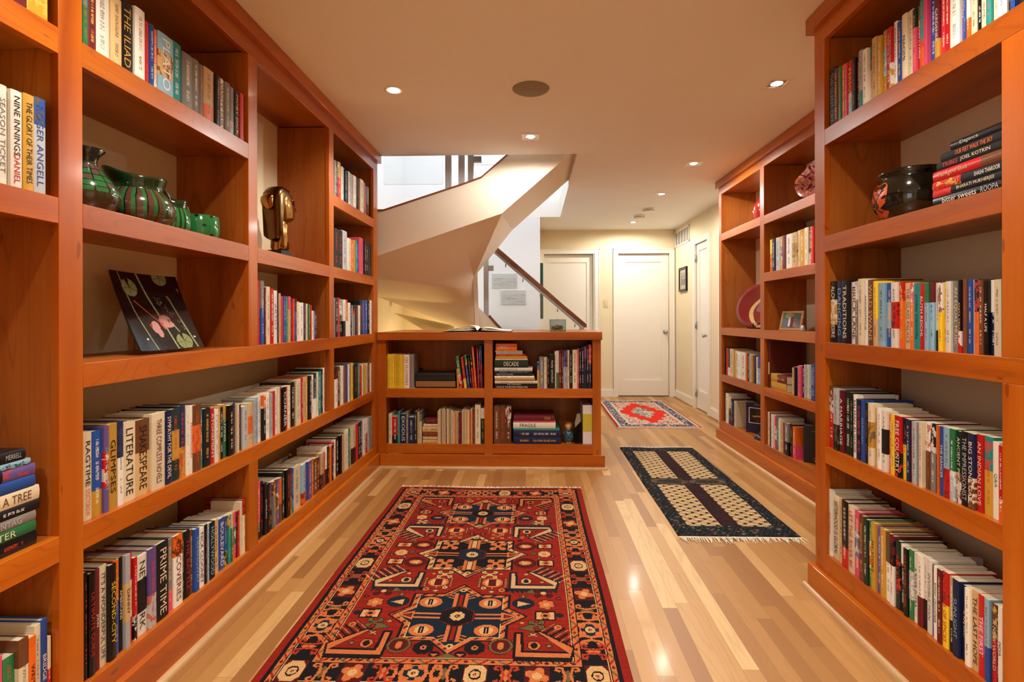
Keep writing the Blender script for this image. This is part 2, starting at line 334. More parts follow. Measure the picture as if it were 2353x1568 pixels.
ROWS = [
 ('bay0top', 'L', 1.901, '1141,46,50,U;1187,53,88,KM'),
 ('bay0second', 'L', 1.468, '1103,25,240,W=SEASON/E;1128,22,234,W=SEASON TICKET/E;1150,27,231,W=NINE INNINGS/K|DANIEL/R;1177,27,234,M=THE GLORY OF THEIR TIMES/K;1204,32,238,SB=ROGER ANGELL/B'),
 ('bay0low', 'L', 0.169, '1110,27,213,P;1137,27,199,G;1164,24,226,IZ;1188,18,217,O=WRITING/K;1206,16,236,I;1222,18,239,B=BRIDGE/W;1240,10,187,RI'),
 ('top', 'L', 1.901, '1338,16,157,GT;1354,28,176,U;1382,51,191,W;1433,39,201,A;1472,47,214,K=THE ILIAD/M;1519,40,219,W;1559,23,200,R;1582,20,202,B;1602,14,195,OA;1616,69,199,LA=PLATO/W;1685,47,206,T;1732,52,192,E;1784,34,195,E;1818,28,192,E;1846,56,197,AO;1902,13,202,W;1915,32,199,K;1947,35,204,W=VANITY FAIR/K;1982,31,202,E;2013,32,198,ES;2045,31,196,K=MOBY DICK/Y;2076,30,199,R'),
 ('wide', 'L', 0.605, '1345,28,242,I=RAGTIME/K|DOCTOROW/O;1373,34,239,BM;1407,17,246,VR=OF THE HEART/L;1424,34,248,M=GLIMPSES/K;1458,21,249,WN;1479,51,240,I=LITERATURE/K;1530,58,237,AZ=SHAKESPEARE/K;1588,58,246,I=THREE COMPLETE NOVELS/U;1646,32,245,N=SYMPATHY FOR THE DEVIL/W;1678,41,245,DM;1719,34,249,NM;1753,13,237,W;1766,17,242,W=TRANSMISSION/R;1783,44,240,ZO;1827,15,222,T;1842,43,217,K;1885,26,211,R=ATONEMENT/W;1911,24,203,W;1935,13,209,M;1948,22,205,K;1970,25,211,GM=LIVING/W;1995,35,203,K;2030,23,206,N;2053,14,201,I;2067,31,191,K;2098,41,180,S;2139,39,187,AO'),
 ('wide', 'L', 0.605, '2177,19,198,S;2196,23,203,L;2219,32,204,W;2251,29,205,KO;2280,41,210,W;2321,17,205,S;2338,30,210,R;2368,30,214,W;2398,12,219,I;2410,25,219,Z;2435,39,213,K=CORNER/W;2474,23,213,R;2497,32,215,I;2529,46,226,K;2575,36,232,I;2611,32,234,I;2643,22,238,R;2665,32,238,A;2697,27,237,M;2724,31,236,K;2755,33,239,W;2788,38,244,KW;2826,21,246,W;2847,55,247,T;2902,26,255,K;2928,22,261,W'),
 ('bottom', 'L', 0.169, "1344,12,296,K;1356,21,286,K=ULTIMATE GUIDE/R;1377,17,287,U=JOHN/W;1394,26,288,I=IT'S A WONDERFUL LIFE/N;1420,25,278,K=SECOND-CITY/Y;1445,17,281,BO;1462,15,281,K=AMERICANS/W;1477,19,281,SA=DANNY/K;1496,20,276,RW=AMERICA/W;1516,14,255,RK;1530,43,250,WK=NEW YORK/K;1573,34,253,VS;1607,54,253,K=PRIME TIME/I;1661,28,245,EP;1689,43,244,WO=DISCOVERIES/U;1732,14,238,D;1746,29,238,K=THE BATTLE/R;1775,14,232,Z;1789,25,228,B=HEMINGWAY/L;1814,32,219,W=NICK CLOONEY/K;1846,15,221,K;1861,10,219,L;1871,37,215,K=HOLLYWOOD/L;1908,32,211,A;1940,37,203,B=BOULEVARD/W;1977,21,199,BK;1998,16,198,TG;2014,14,197,GS;2028,13,196,OT;2041,13,193,PG;2054,9,193,UK;2063,12,192,R;2075,14,149,I;2089,19,142,IR"),
 ('bottomfar', 'L', 0.169, '2214,28,259,PK;2242,29,250,K;2271,20,238,K=CURRAN/W;2291,28,226,K;2319,20,222,VK;2339,21,221,EZ;2360,26,220,MZ;2386,22,218,VZ;2408,25,216,OZ;2433,32,235,D;2465,46,237,K;2511,16,229,UR;2527,22,226,BT;2549,88,223,I;2637,38,212,LO;2675,41,210,B;2716,41,209,V;2757,26,209,O;2783,52,202,Z;2835,47,193,U;2882,41,208,AZ;2923,14,206,R;2937,47,226,WK;2984,28,222,K;3012,23,216,O;3035,26,218,K;3061,24,227,RI;3085,26,237,W;3111,57,243,K;3168,32,244,K;3200,21,245,A;3221,22,249,K;3243,34,251,I;3277,34,260,W;3311,40,256,G;3351,31,255,I;3382,69,256,IK;3451,43,256,R;3494,47,255,K;3541,59,252,N;3600,56,254,W;3656,62,251,RW;3718,47,247,S;3765,37,249,E'),
 ('onmid', 'L', 1.039, '2214,17,289,R;2231,12,287,R;2243,27,289,BE;2270,13,260,U;2283,35,265,I;2318,32,257,R;2350,37,251,W=ARTIST/E;2387,15,239,N;2402,19,240,A;2421,40,228,R;2461,22,229,B;2483,18,226,T;2501,24,229,AP;2525,12,224,Z;2537,25,219,R;2562,26,218,BK;2588,39,206,I;2627,50,202,W;2677,28,200,N;2705,17,198,I;2722,13,196,G;2735,12,192,E;2747,18,191,R;2765,30,161,I;2795,22,157,V;2817,23,153,N'),
 ('c_top', 'L', 1.908, '3080,35,224,E;3115,28,219,N;3143,48,234,RM;3191,39,218,I;3230,43,225,B;3273,28,215,K;3301,31,219,K;3332,46,227,W;3378,41,224,S;3419,56,225,W;3475,23,224,N;3498,35,226,K;3533,15,222,M;3548,70,236,I;3618,38,228,E;3656,31,215,R;3687,59,219,K'),
 ('c_second', 'L', 1.47, '3080,75,245,K;3155,70,246,K;3225,84,255,S;3309,26,218,W;3335,21,215,B;3356,32,220,I;3388,42,217,O;3430,42,223,M;3472,38,229,T;3510,26,226,B;3536,79,258,P;3615,38,243,K;3653,38,245,K;3691,42,241,K;3733,34,243,D;3767,40,238,K'),
 ('c_third', 'L', 1.039, '3080,25,244,E;3105,42,247,K;3147,26,248,R;3173,47,241,KE;3220,42,238,WK;3262,49,239,OW;3311,39,221,W;3350,35,208,N;3385,28,206,W;3413,33,209,EK;3446,37,205,K;3483,29,209,Z;3512,39,207,W;3551,55,239,K;3606,59,246,B;3665,49,248,B;3714,43,249,K;3757,47,251,W'),
 ('c_fourth', 'L', 0.605, '3076,53,247,WK;3129,46,246,Z;3175,34,249,W;3209,31,246,W;3240,40,244,Z;3280,27,246,B;3307,31,245,W;3338,35,247,B;3373,44,249,Y;3417,75,238,K;3492,26,237,T;3518,80,214,R;3598,27,215,W;3625,34,218,M;3659,71,218,I;3730,45,222,Z;3775,27,212,W'),
 ('r_top', 'R', 1.926, '2063,42,234,K=THE SILENT CRY/E;2041,22,221,U=AN AMERICAN BRAT/Y;2019,22,216,G;1997,22,213,O;1983,14,209,P;1954,29,208,RL=PERSONAL/Y;1933,21,205,K;1914,19,205,U;1890,24,198,ST;1864,26,204,W;1840,24,195,IG=BUMPED/O;1814,26,196,A;1794,20,188,M;1771,23,190,ML;1751,20,193,R;1739,12,193,RM;1723,16,195,W;1700,23,192,B;1677,23,185,I=NAOMI/K;1653,24,187,I;1637,16,184,PD;1618,19,187,RG=SALAAM, PARIS/W;1600,18,181,TO;1585,15,182,P;1563,22,182,B;1545,18,174,UM=GARDENER/W;1524,21,168,C;1505,19,162,R;1472,33,147,W;1456,16,136,V=CALINUS/W;1451,5,136,B;1439,12,129,OW;1420,19,119,I;1405,15,112,K;1385,20,102,I;1369,16,94,T;1353,16,87,I;1327,26,72,W;1320,7,70,K;1308,12,62,B;1284,24,49,K;1268,16,41,I;1248,20,30,R;1229,19,20,N'),
 ('r_mid', 'R', 1.056, '2055,45,246,KM=ALCHEMY OF DESIRE/W;2018,37,245,N=DANCING/L;1976,42,244,K=TRADITIONS/W;1937,39,235,W=BRICK LANE/U;1919,18,236,ES;1887,32,243,I;1869,18,237,W=ANONYMOUS/N;1835,34,236,Z=WILD SWANS/A;1812,23,229,YA;1779,33,220,L;1750,29,218,BL;1719,31,218,WR;1694,25,217,OR;1665,29,213,A=THE GLASS PALACE/E;1647,18,211,OP;1621,26,209,T=JOAN DIDION/N;1602,19,204,R=RUTH REICHL/W;1586,16,206,LG;1568,18,206,LU;1549,19,205,WK;1533,16,204,YW;1521,12,205,Y;1502,19,206,W;1479,23,205,E=AN EQUAL MUSIC/I;1466,13,207,KR=ANITA DESAI/A;1452,14,208,Z;1436,16,206,B;1425,11,205,S;1410,15,204,OK;1397,13,202,Z;1384,13,199,K=HALF A LIFE/W;1367,17,200,NW;1346,21,200,I'),
 ('r_fourth', 'R', 0.627, '2078,42,249,RZ;2040,38,246,SK;2011,29,242,U=A MARRIAGE/W;1970,41,243,D;1961,9,235,K;1938,23,238,W=SALMAN RUSHDIE/K;1902,36,225,N;1882,20,227,B=DUNCAN/L;1869,13,220,K;1841,28,221,IM;1820,21,209,A;1795,25,214,W;1768,27,208,WK;1752,16,201,O;1733,19,203,Y;1701,32,203,RK=FREE COUNTRY/W;1682,19,200,YK;1665,17,200,N;1656,9,197,O;1637,19,199,S;1625,12,199,K;1610,15,203,I;1587,23,207,ZW;1567,20,208,EK;1554,13,205,ZO;1548,6,204,O;1533,15,206,B=THE DANCER/W;1507,26,207,LR;1489,18,208,GS;1471,18,205,DZ=ANCIENT PROMISES/I;1445,26,209,K=THE IMPRESSIONIST/S;1424,21,209,NZ=BIG STONE GAP/W;1404,20,211,R=AN INDIAN LOVE/I;1376,28,211,MT;1357,19,203,W=Q&A/G;1344,13,197,RO'),
 ('r_bottom', 'R', 0.187, '2092,20,268,W=ANTHEM/R;2050,42,253,I=SISTERHOOD IS GLOBAL/K;2023,27,247,A;1982,41,257,KR;1946,36,253,I=LET THE RIVER BE/R;1915,31,245,PV;1891,24,240,Z;1866,25,236,D;1850,16,238,GO;1828,22,239,M=MY STORY/K;1806,22,233,V;1781,25,236,M;1756,25,232,WZ;1736,20,234,WK;1713,23,226,DK=RED RUBIES/R;1693,20,223,KW;1673,20,219,K;1656,17,223,GS;1639,17,222,W=A RIVER SUTRA/K;1615,24,223,WU;1602,13,226,WK;1582,20,225,W=INVISIBLE MAN/E;1571,11,217,KB;1554,17,219,W=bitter chocolate/K;1535,19,219,U;1513,22,222,YR=MISTRESS OF SPICES/R;1496,17,218,AK;1474,22,219,N=SUNLIGHT/L;1456,18,213,N=R. RAJ RAO/I;1439,17,215,W;1415,24,219,A=THE LAST HOPE/K;1393,22,219,RP=THE FIRST/W;1379,14,220,LB;1362,17,214,RZ=A NEW WORLD/I;1357,5,215,K;1344,13,219,W=INDIA/K'),
 ('f_second', 'F', 1.492, '3789,47,240,OY;3740,49,236,K;3680,60,239,S;3637,43,239,MZ;3587,50,239,U;3509,78,237,W;3445,64,237,AM;3413,32,241,I;3347,66,241,M;3307,40,243,I;3272,35,241,KS;3236,36,238,R;3196,40,238,K'),
 ('f_leftfourth', 'F', 0.63, '4709,36,248,K;4658,51,245,R;4609,49,244,KW;4527,82,244,I;4490,37,242,M;4421,69,234,I;4364,57,227,W;4269,95,230,W;4236,33,227,O;4195,41,227,K;4155,40,230,S;4124,31,223,M;4081,43,218,N;4051,30,212,W;3988,63,220,LB'),
 ('f_rightfourth', 'F', 0.63, '3479,33,183,A;3449,30,192,K;3422,27,199,S;3390,32,206,P;3356,34,212,N;3333,23,217,S;3306,27,217,I;3276,30,222,L;3252,24,228,K;3216,36,234,B;3181,35,241,K'),
 ('f_leftbottom', 'F', 0.196, '4696,39,271,K;4636,60,267,W;4578,58,248,KI;4530,48,237,N;4479,51,226,I'),
 ('f_rightbottom', 'F', 0.196, '3839,41,248,I;3807,32,248,KU;3781,26,244,W;3756,25,241,W;3732,24,240,PW;3689,43,239,T;3675,14,236,W;3627,48,224,A;3609,18,221,U;3554,55,224,EK;3517,37,225,K;3476,41,216,OP'),
 ('p_magazines', 'P', 0.611, '-1138,17,264,Y;-1121,17,264,Y;-1104,20,264,Y;-1084,17,264,Y;-1067,16,264,Y;-1051,13,262,Y;-1038,18,262,Y;-1020,15,262,Y;-1005,41,260,W=100 FLOWERS/R;-964,35,264,E'),
 ('p_upperright', 'P', 0.611, '29,17,199,MB;46,39,243,E;85,10,239,W;95,12,239,A;107,17,254,K;124,42,260,K=holy smoke!/W;166,10,284,W;176,21,290,WG;197,20,295,U;217,14,295,U;231,32,292,SV;263,15,294,I;278,24,294,K;302,36,298,I;338,13,308,P;351,20,312,K;371,20,319,N;391,18,324,NV;409,18,337,K;427,21,337,NP'),
 ('p_lowerleft', 'P', 0.181, '-1128,27,231,I;-1101,45,206,RK;-1056,19,247,T;-1037,47,227,N=EXODUS/W;-990,18,248,E;-972,46,203,N;-926,23,248,D;-903,16,244,A;-887,18,240,IE'),
 ('p_records', 'P', 0.181, '-743,10,252,A;-733,8,265,I;-725,8,267,A;-717,9,262,E;-708,8,269,I;-700,10,273,A;-690,9,262,I;-681,9,267,Z;-672,11,265,I;-661,10,261,A;-651,8,265,E;-643,12,257,I;-631,10,253,A;-621,9,245,I;-612,10,249,O;-602,10,246,A;-592,10,245,I;-582,11,245,U;-571,17,245,U;-554,10,261,I;-544,11,265,A;-533,10,263,I;-523,13,261,A;-510,13,257,I;-497,15,257,O;-482,10,274,A;-472,20,274,Z;-452,43,302,I;-409,32,274,DW'),
 ('p_volumes', 'P', 0.181, '-307,45,286,Z;-262,46,287,Z;-216,44,287,ZU'),
]
# ------------------------------------------------------------------ the room
CZ = 2.43
def struct(name, mb, m, bevel=0, parent=None):
    o = mb.build(name, m, parent, bevel)
    if parent is None: o['kind'] = 'structure'
    return o
struct('floor', MB().box(-2.2, 2.4, -2.7, 7.6, -.05, 0), floor_m)
HX0, HX1, HY0, HY1 = -1.66, .345, 3.955, 6.43          # stair opening in the ceiling
struct('ceiling', MB().box(-2.2, 2.4, -2.7, HY0, CZ, CZ + .27).box(HX1, 2.4, HY0, HY1, CZ, CZ + .27)
       .box(-2.2, HX0, HY0, HY1, CZ, CZ + .27).box(-2.2, 2.4, HY1, 7.6, CZ, CZ + .27), ceil_m)
struct('wall_left', MB().box(-1.62, -1.52, -2.7, 3.9, 0, CZ), paint)
struct('wall_stair_left', MB().box(-1.76, -1.655, 3.925, 6.53, 0, 5).box(-1.7, -1.52, 3.86, 3.925, 0, CZ), shaft_m)
struct('wall_stair_back', MB().box(-1.66, .09, 6.43, 6.53, 0, CZ).box(-1.66, 1.6, 6.43, 6.53, CZ + .27, 5), shaft_m)
struct('wall_stair_side', MB().box(.0, .09, 6.53, 7.42, 0, CZ), paint)
struct('wall_upper_right', MB().box(1.5, 1.6, 2.6, 6.43, CZ + .27, 5), shaft_m)
struct('wall_upper_front', MB().box(-1.66, 1.5, 2.6, 2.7, CZ + .27, 5), shaft_m)
struct('wall_upper_left', MB().box(-1.76, -1.66, 2.6, 3.9, CZ + .27, 5), shaft_m)
struct('wall_back', MB().box(-1.62, 2.4, -2.7, -2.6, 0, CZ), paint)
struct('wall_right', MB().box(1.505, 1.6, -2.6, 2.19, 0, CZ).box(1.6, 2.163, 2.14, 2.24, 0, CZ), paint)
# hall wall on the right, with the closet door opening y 6.04..6.50
struct('wall_hall_right', MB().box(2.063, 2.163, 2.2, 6.03, 0, CZ).box(2.063, 2.163, 6.50, 7.5, 0, CZ).box(2.063, 2.163, 6.03, 6.50, 2.09, CZ), paint)
# far wall with two door openings
struct('wall_far', MB().box(.09, .13, 7.42, 7.52, 0, CZ).box(.90, 1.235, 7.42, 7.52, 0, CZ).box(1.978, 2.063, 7.42, 7.52, 0, CZ)
       .box(.13, .90, 7.42, 7.52, 2.085, CZ).box(1.235, 1.978, 7.42, 7.52, 2.085, CZ), paint)
def casing(name, x0, x1, top, y):
    """flat door casing with a raised back band, on a wall facing -Y"""
    w = .07; m = MB()
    for a, b in ((x0 - w, x0), (x1, x1 + w)):
        m.box(a, b, y - .014, y, 0, top + w)
        m.box(a if a < x0 else b - .014, a + .014 if a < x0 else b, y - .022, y, 0, top + w)
    m.box(x0, x1, y - .014, y, top, top + w); m.box(x0 - w, x1 + w, y - .022, y, top + w - .014, top + w)
    return struct(name, m, trim_m)
def knob(parent, p, d, r=.028):
    """brushed round knob on a rosette, sticking out along d"""
    p = Vector(p); d = Vector(d); mb = MB()
    prof = [(.032, 0), (.032, .006), (.012, .01), (.011, .035), (r * .8, .042), (r, .052), (r * .85, .064), (.001, .068)]
    q = Vector((0, 0, 1)).rotation_difference(d)
    mb.lathe([(a, b) for a, b in prof], 24, fn=lambda v, a, z: q @ v + p)
    return mb.build('door_knob', steel, parent)
def panel_door(name, w, h, th, m, inset=.11, lo=.24):
    """one recessed panel; local x across, y depth (front at 0), z up"""
    mb = MB(); g = .006
    mb.box(g, inset, 0, th, .012, h).box(w - inset, w - g, 0, th, .012, h).box(inset, w - inset, 0, th, .012, lo).box(inset, w - inset, 0, th, h - inset, h)
    mb.box(inset, w - inset, .012, th - .012, lo, h - inset)
    o = struct(name, mb, m); 
    return o
d1 = panel_door('door_1', .743, 2.075, .035, trim_m); d1.location = (1.235, 7.46, 0)
knob(d1, (.69, 0, .945), (0, -1, 0))
struct('trim_1', MB().box(1.235, 1.978, 7.46, 7.5, 0, .012), plain('dark_threshold', rgb(40, 30, 24), .6))
d2 = panel_door('door_2', .77, 2.075, .035, trim_m); d2.location = (.13, 7.49, 0)
casing('trim_2', 1.235, 1.978, 2.085, 7.42); casing('trim_3', .16, .90, 2.085, 7.42)
struct('trim_4', MB().box(.882, .90, 7.42, 7.52, 0, 2.085), trim_m)
d3 = panel_door('door_3', .46, 2.08, .035, trim_m, .09); d3.rotation_euler = (0, 0, -PI / 2); d3.location = (2.075, 6.495, 0)
knob(d3, (.41, 0, .935), (0, -1, 0), .026)
for z in (.2, 1.06, 1.9):
    h = MB().tube([(0, -.014, z - .045), (0, -.014, z + .045)], .008, 10).build('hinge', steel, d3)
    hp = MB().box(-.02, .02, -.012, -.008, z - .045, z + .045).build('hinge_plate', steel, d3)
m = MB()
for a, b in ((5.96, 6.03), (6.50, 6.57)): m.box(2.045, 2.063, a, b, 0, 2.15)
m.box(2.045, 2.063, 6.03, 6.50, 2.08, 2.15); struct('trim_5', m, trim_m)
struct('trim_6', MB().box(2.04, 2.063, 5.55, 5.66, 0, 2.12), trim_m)
def base(name, mb): return struct(name, mb, trim_m)
def bb(mb, x0, x1, y0, y1):
    mb.box(x0, x1, y0, y1, 0, .085)
    cx = (x0 + x1) / 2; cy = (y0 + y1) / 2
    return mb
m = MB(); m.box(.97, 1.165, 7.404, 7.42, 0, .10).box(.97, 1.165, 7.41, 7.42, .10, .115); base('baseboard_far', m)
m = MB(); m.box(2.047, 2.063, 6.57, 7.404, 0, .10).box(2.053, 2.063, 6.57, 7.404, .10, .115)
m.box(2.047, 2.063, 5.66, 5.96, 0, .10).box(2.053, 2.063, 5.66, 5.96, .10, .115).box(2.047, 2.063, 4.85, 5.55, 0, .10); base('baseboard_right', m)
m = MB(); m.box(2.034, 2.047, 6.57, 7.39, 0, .014).box(2.034, 2.047, 5.66, 5.96, 0, .014); struct('trim_7', m, floor_m)
m = MB(); m.box(-1.52, 1.505, -2.6, -2.585, 0, .11); base('baseboard_back', m)
# light switch, air grille, framed picture, green picture
s = thing('light_switch', 'almond dimmer switch plate on the far wall between the two white doors', 'light switch', (1.057, 7.42, 1.36))
alm = plain('almond_plastic', rgb(222, 208, 160), .4)
MB().box(-.036, .036, -.006, 0, -.06, .06).build('plate', alm, s, .003); MB().box(-.016, .016, -.012, -.006, -.036, .036).build('rocker', alm, s, .002)
s = thing('air_vent', 'white louvred air return grille high on the hall wall by the corner', 'vent', (2.063, 7.07, 2.27))
MB().box(-.012, 0, -.33, .33, .09, .11).box(-.012, 0, -.33, .33, -.11, -.09).box(-.012, 0, .31, .33, -.11, .11).box(-.012, 0, -.33, -.31, -.11, .11).build('frame', trim_m, s, .002)
m = MB()
for i in range(14):
    z = -.086 + i * .0132; m.add([(-.01, -.31, z), (-.002, -.31, z + .009), (-.002, .31, z + .009), (-.01, .31, z), (-.008, -.31, z - .001), (0, -.31, z + .008), (0, .31, z + .008), (-.008, .31, z - .001)],
       [(0, 1, 2, 3), (4, 7, 6, 5), (0, 3, 7, 4), (1, 5, 6, 2), (0, 4, 5, 1), (3, 2, 6, 7)])
m.build('louvre', trim_m, s)
m = MB()
for i in range(1, 5): MB().box(-.013, 0, -.33 + i * .132 - .006, -.33 + i * .132 + .006, -.09, .09).build('divider', trim_m, s)
MB().box(-.001, 0, -.31, .31, -.09, .09).build('duct_opening', plain('duct_dark', rgb(90, 80, 66), .8), s)

def raster_obj(name, img, place, m, parent=None, th=None):
    """img: rows x cols x 3 (sRGB 0..255) of woven or printed colour; place(u, v) in 0..1 -> local point"""
    R, Q = img.shape[:2]
    uu, vv = np.meshgrid(np.linspace(0, 1, Q + 1), np.linspace(0, 1, R + 1)); P = place(uu, vv).reshape(-1, 3)
    i = np.arange(R * Q); r = i // Q; c = i % Q; a = r * (Q + 1) + c
    F = np.stack([a, a + Q + 1, a + Q + 2, a + 1], 1)
    me = bpy.data.meshes.new(name); me.vertices.add(len(P)); me.vertices.foreach_set('co', P.ravel().astype('f'))
    me.loops.add(4 * R * Q); me.loops.foreach_set('vertex_index', F.ravel().astype('i'))
    me.polygons.add(R * Q); me.polygons.foreach_set('loop_start', (np.arange(R * Q) * 4).astype('i'))
    me.polygons.foreach_set('loop_total', np.full(R * Q, 4, 'i')); me.update(calc_edges=True)
    c = img.reshape(-1, 3) / 255.; c = np.where(c <= .04045, c / 12.92, ((c + .055) / 1.055) ** 2.4)
    c = np.concatenate([c, np.ones((len(c), 1))], 1).repeat(4, 0)
    at = me.color_attributes.new('Col', 'FLOAT_COLOR', 'CORNER'); at.data.foreach_set('color', c.ravel().astype('f'))
    return link(name, me, m, parent)
class Pic:
    """tiny painter for woven and printed designs; coordinates in metres"""
    def __init__(s, w, h, res, bg):
        s.w, s.h, s.r = w, h, res; s.R = int(round(h / res)); s.Q = int(round(w / res))
        s.a = np.zeros((s.R, s.Q, 3)); s.a[:] = bg
        s.X, s.Y = np.meshgrid((np.arange(s.Q) + .5) * w / s.Q, (np.arange(s.R) + .5) * h / s.R)
    def rect(s, x0, y0, x1, y1, c): s.a[(s.X >= x0) & (s.X < x1) & (s.Y >= y0) & (s.Y < y1)] = c
    def mask_poly(s, P):
        P = list(P); xs = [p[0] for p in P]; ys = [p[1] for p in P]
        m = np.zeros((s.R, s.Q), bool)
        i0, i1 = max(0, int(min(ys) / s.h * s.R) - 1), min(s.R, int(max(ys) / s.h * s.R) + 2)
        j0, j1 = max(0, int(min(xs) / s.w * s.Q) - 1), min(s.Q, int(max(xs) / s.w * s.Q) + 2)
        if i0 >= i1 or j0 >= j1: return m
        X, Y = s.X[i0:i1, j0:j1], s.Y[i0:i1, j0:j1]; k = np.zeros(X.shape, bool)
        for (x0, y0), (x1, y1) in zip(P, P[1:] + P[:1]):
            if y0 == y1: continue
            k ^= ((Y < y0) != (Y < y1)) & (X < (x1 - x0) * (Y - y0) / (y1 - y0) + x0)
        m[i0:i1, j0:j1] = k; return m
    def poly(s, P, c): s.a[s.mask_poly(P)] = c
    def ell(s, cx, cy, rx, ry, c): s.a[((s.X - cx) / rx) ** 2 + ((s.Y - cy) / ry) ** 2 < 1] = c
    def line(s, P, w, c):
        for (x0, y0), (x1, y1) in zip(P, P[1:]):
            dx, dy = x1 - x0, y1 - y0; L = math.hypot(dx, dy) or 1e-9; nx, ny = -dy / L * w / 2, dx / L * w / 2; ex, ey = dx / L * w / 2, dy / L * w / 2
            s.poly([(x0 + nx - ex, y0 + ny - ey), (x1 + nx + ex, y1 + ny + ey), (x1 - nx + ex, y1 - ny + ey), (x0 - nx - ex, y0 - ny - ey)], c)
def flat_pic(name, pic, parent, o, ux, uy, m=None):
    """pic laid on a plane: origin o (top-left), ux along width, uy down"""
    o, ux, uy = map(np.array, (o, ux, uy))
    return raster_obj(name, pic.a, lambda u, v: o + u[..., None] * ux + v[..., None] * uy, m or print_m, parent)

s = thing('framed_picture', 'small black framed black-and-white group photograph hung beside the closet door', 'picture', (2.063, 7.0, 1.675))
MB().box(-.025, 0, -.17, .17, .135, .165).box(-.025, 0, -.17, .17, -.165, -.135).box(-.025, 0, -.17, -.143, -.14, .14).box(-.025, 0, .143, .17, -.14, .14).build('frame', black_m, s, .002)
p = Pic(.29, .28, .004, (196, 186, 164)); p.rect(.05, .05, .24, .22, (118, 112, 104)); p.rect(.05, .05, .24, .10, (160, 152, 140))
for i in range(7): p.ell(.07 + i * .025, .12 + (i % 2) * .012, .010, .012, (190, 180, 170)); p.rect(.06 + i * .025, .135, .08 + i * .025, .21, [(70, 66, 62), (190, 184, 176), (44, 42, 42)][i % 3])
flat_pic('photograph', p, s, (-.012, .143, .14), (0, -.286, 0), (0, 0, -.28))
s = thing('framed_picture', 'dark green picture seen edge-on where the stair wall meets the hall', 'picture', (.09, 6.9, 1.5))
MB().box(0, .04, -.36, .36, -.36, .36).build('canvas', plain('dark_green_canvas', rgb(14, 66, 50), .35), s, .003)
for zc, xc, lab in ((1.625, -.36, 'upper'), (1.415, -.25, 'lower')):  # pale reflections in the guard glass, painted as panels on the wall
    s = thing('framed_picture', 'pale grey painted reflection behind the guard glass, the %s of two' % lab, 'picture', (xc, 6.43, zc), 'painted glass reflections on the stair wall')
    MB().box(-.16, .16, -.012, 0, -.09, .09).build('reflection_panel', plain('pale_reflection', rgb(222, 222, 222), .6), s)
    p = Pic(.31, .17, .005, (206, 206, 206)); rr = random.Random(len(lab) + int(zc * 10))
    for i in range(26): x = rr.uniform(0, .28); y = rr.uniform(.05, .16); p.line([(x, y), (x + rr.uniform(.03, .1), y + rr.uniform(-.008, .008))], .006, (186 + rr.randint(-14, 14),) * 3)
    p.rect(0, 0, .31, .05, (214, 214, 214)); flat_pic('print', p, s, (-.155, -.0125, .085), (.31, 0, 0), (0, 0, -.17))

# ------------------------------------------------------------------ bookcases
def bookcase(label, xf, xb, y0, y1, posts, shelves, dividers, top=2.285, opening_base=.11, group=None):
    """xf: face of the frame, xb: back; posts (y0, y1, z0, z1); shelves (y0, y1, ztop)"""
    d = 1 if xb > xf else -1
    r = thing('bookcase', label, 'bookcase', ((xf + xb) / 2, y0, 0), group); ox, oy = (xf + xb) / 2, y0
    def bx(mb, a, b, c, e, f, g): return mb.box(a - ox, b - ox, c - oy, e - oy, f, g)
    B = .0012
    for a, b, z0, z1 in posts: bx(MB(), xf, xf + d * .022, a, b, z0, z1).build('post', wood_z, r, B)
    for a, b, z0, z1 in dividers: bx(MB(), xf + d * .022, xb, a, b, z0, z1).build('divider_panel', veneer_z, r)
    for a, b, z in shelves:
        m = MB(); bx(m, xf, xf + d * .022, a, b, z - .066 if z > .3 else .09, z); o = m.build('shelf_edge', wood_y, r, B)
        bx(MB(), xf + d * .022, xb, a, b, z - .052, z).build('shelf', veneer_y, r)
    bx(MB(), xf, xf + d * .022, y0, y1, top, 2.364).build('top_rail', wood_y, r, B)
    bx(MB(), xf + d * .022, xb, y0, y1, top + .012, 2.364).build('top_panel', veneer_y, r)
    bx(MB(), xf - d * .024, xb, y0, y1 + .024, 2.362, 2.428).build('crown', wood_y, r, B)
    bx(MB(), xf - d * .022, xf + d * .01, y0, y1 + .022, 0, opening_base).build('base_board', wood_y, r, B)
    return r
LF, LB_, = -1.207, -1.52
s3, s4, s5 = 1.039, .605, .171
EDG = .066
bookcase('long built-in cherry bookcase along the left wall holding pottery and books', LF, LB_, .40, 3.905,
    posts=[(.40, .47, .105, 2.285), (1.256, 1.325, .105, 2.285), (2.118, 2.188, s3, 2.285), (2.118, 2.188, s5, s4 - EDG),
           (2.971, 3.040, s3, 2.285), (2.971, 3.040, s4, s3 - EDG), (3.806, 3.905, .105, 2.285)],
    shelves=[(.47, 1.256, 1.901), (1.325, 2.118, 1.901), (.47, 1.256, 1.468), (1.325, 2.118, 1.468), (2.188, 2.971, 1.468),
             (3.04, 3.806, 1.908), (3.04, 3.806, 1.470), (1.325, 3.806, s3), (.47, 1.256, s4), (1.325, 3.806, s4), (.47, 1.256, s5), (1.325, 3.806, s5)],
    dividers=[(.40, .468, .0, 2.29), (1.258, 1.323, 0, 2.29), (2.12, 2.186, s3, 2.29), (2.12, 2.186, s5, s4 - .052), (2.973, 3.038, s3, 2.29), (2.973, 3.038, s4, s3 - .052), (3.812, 3.905, 0, 2.29)])
t1, t2, t3, t4, t5 = 1.926, 1.490, 1.056, .627, .187
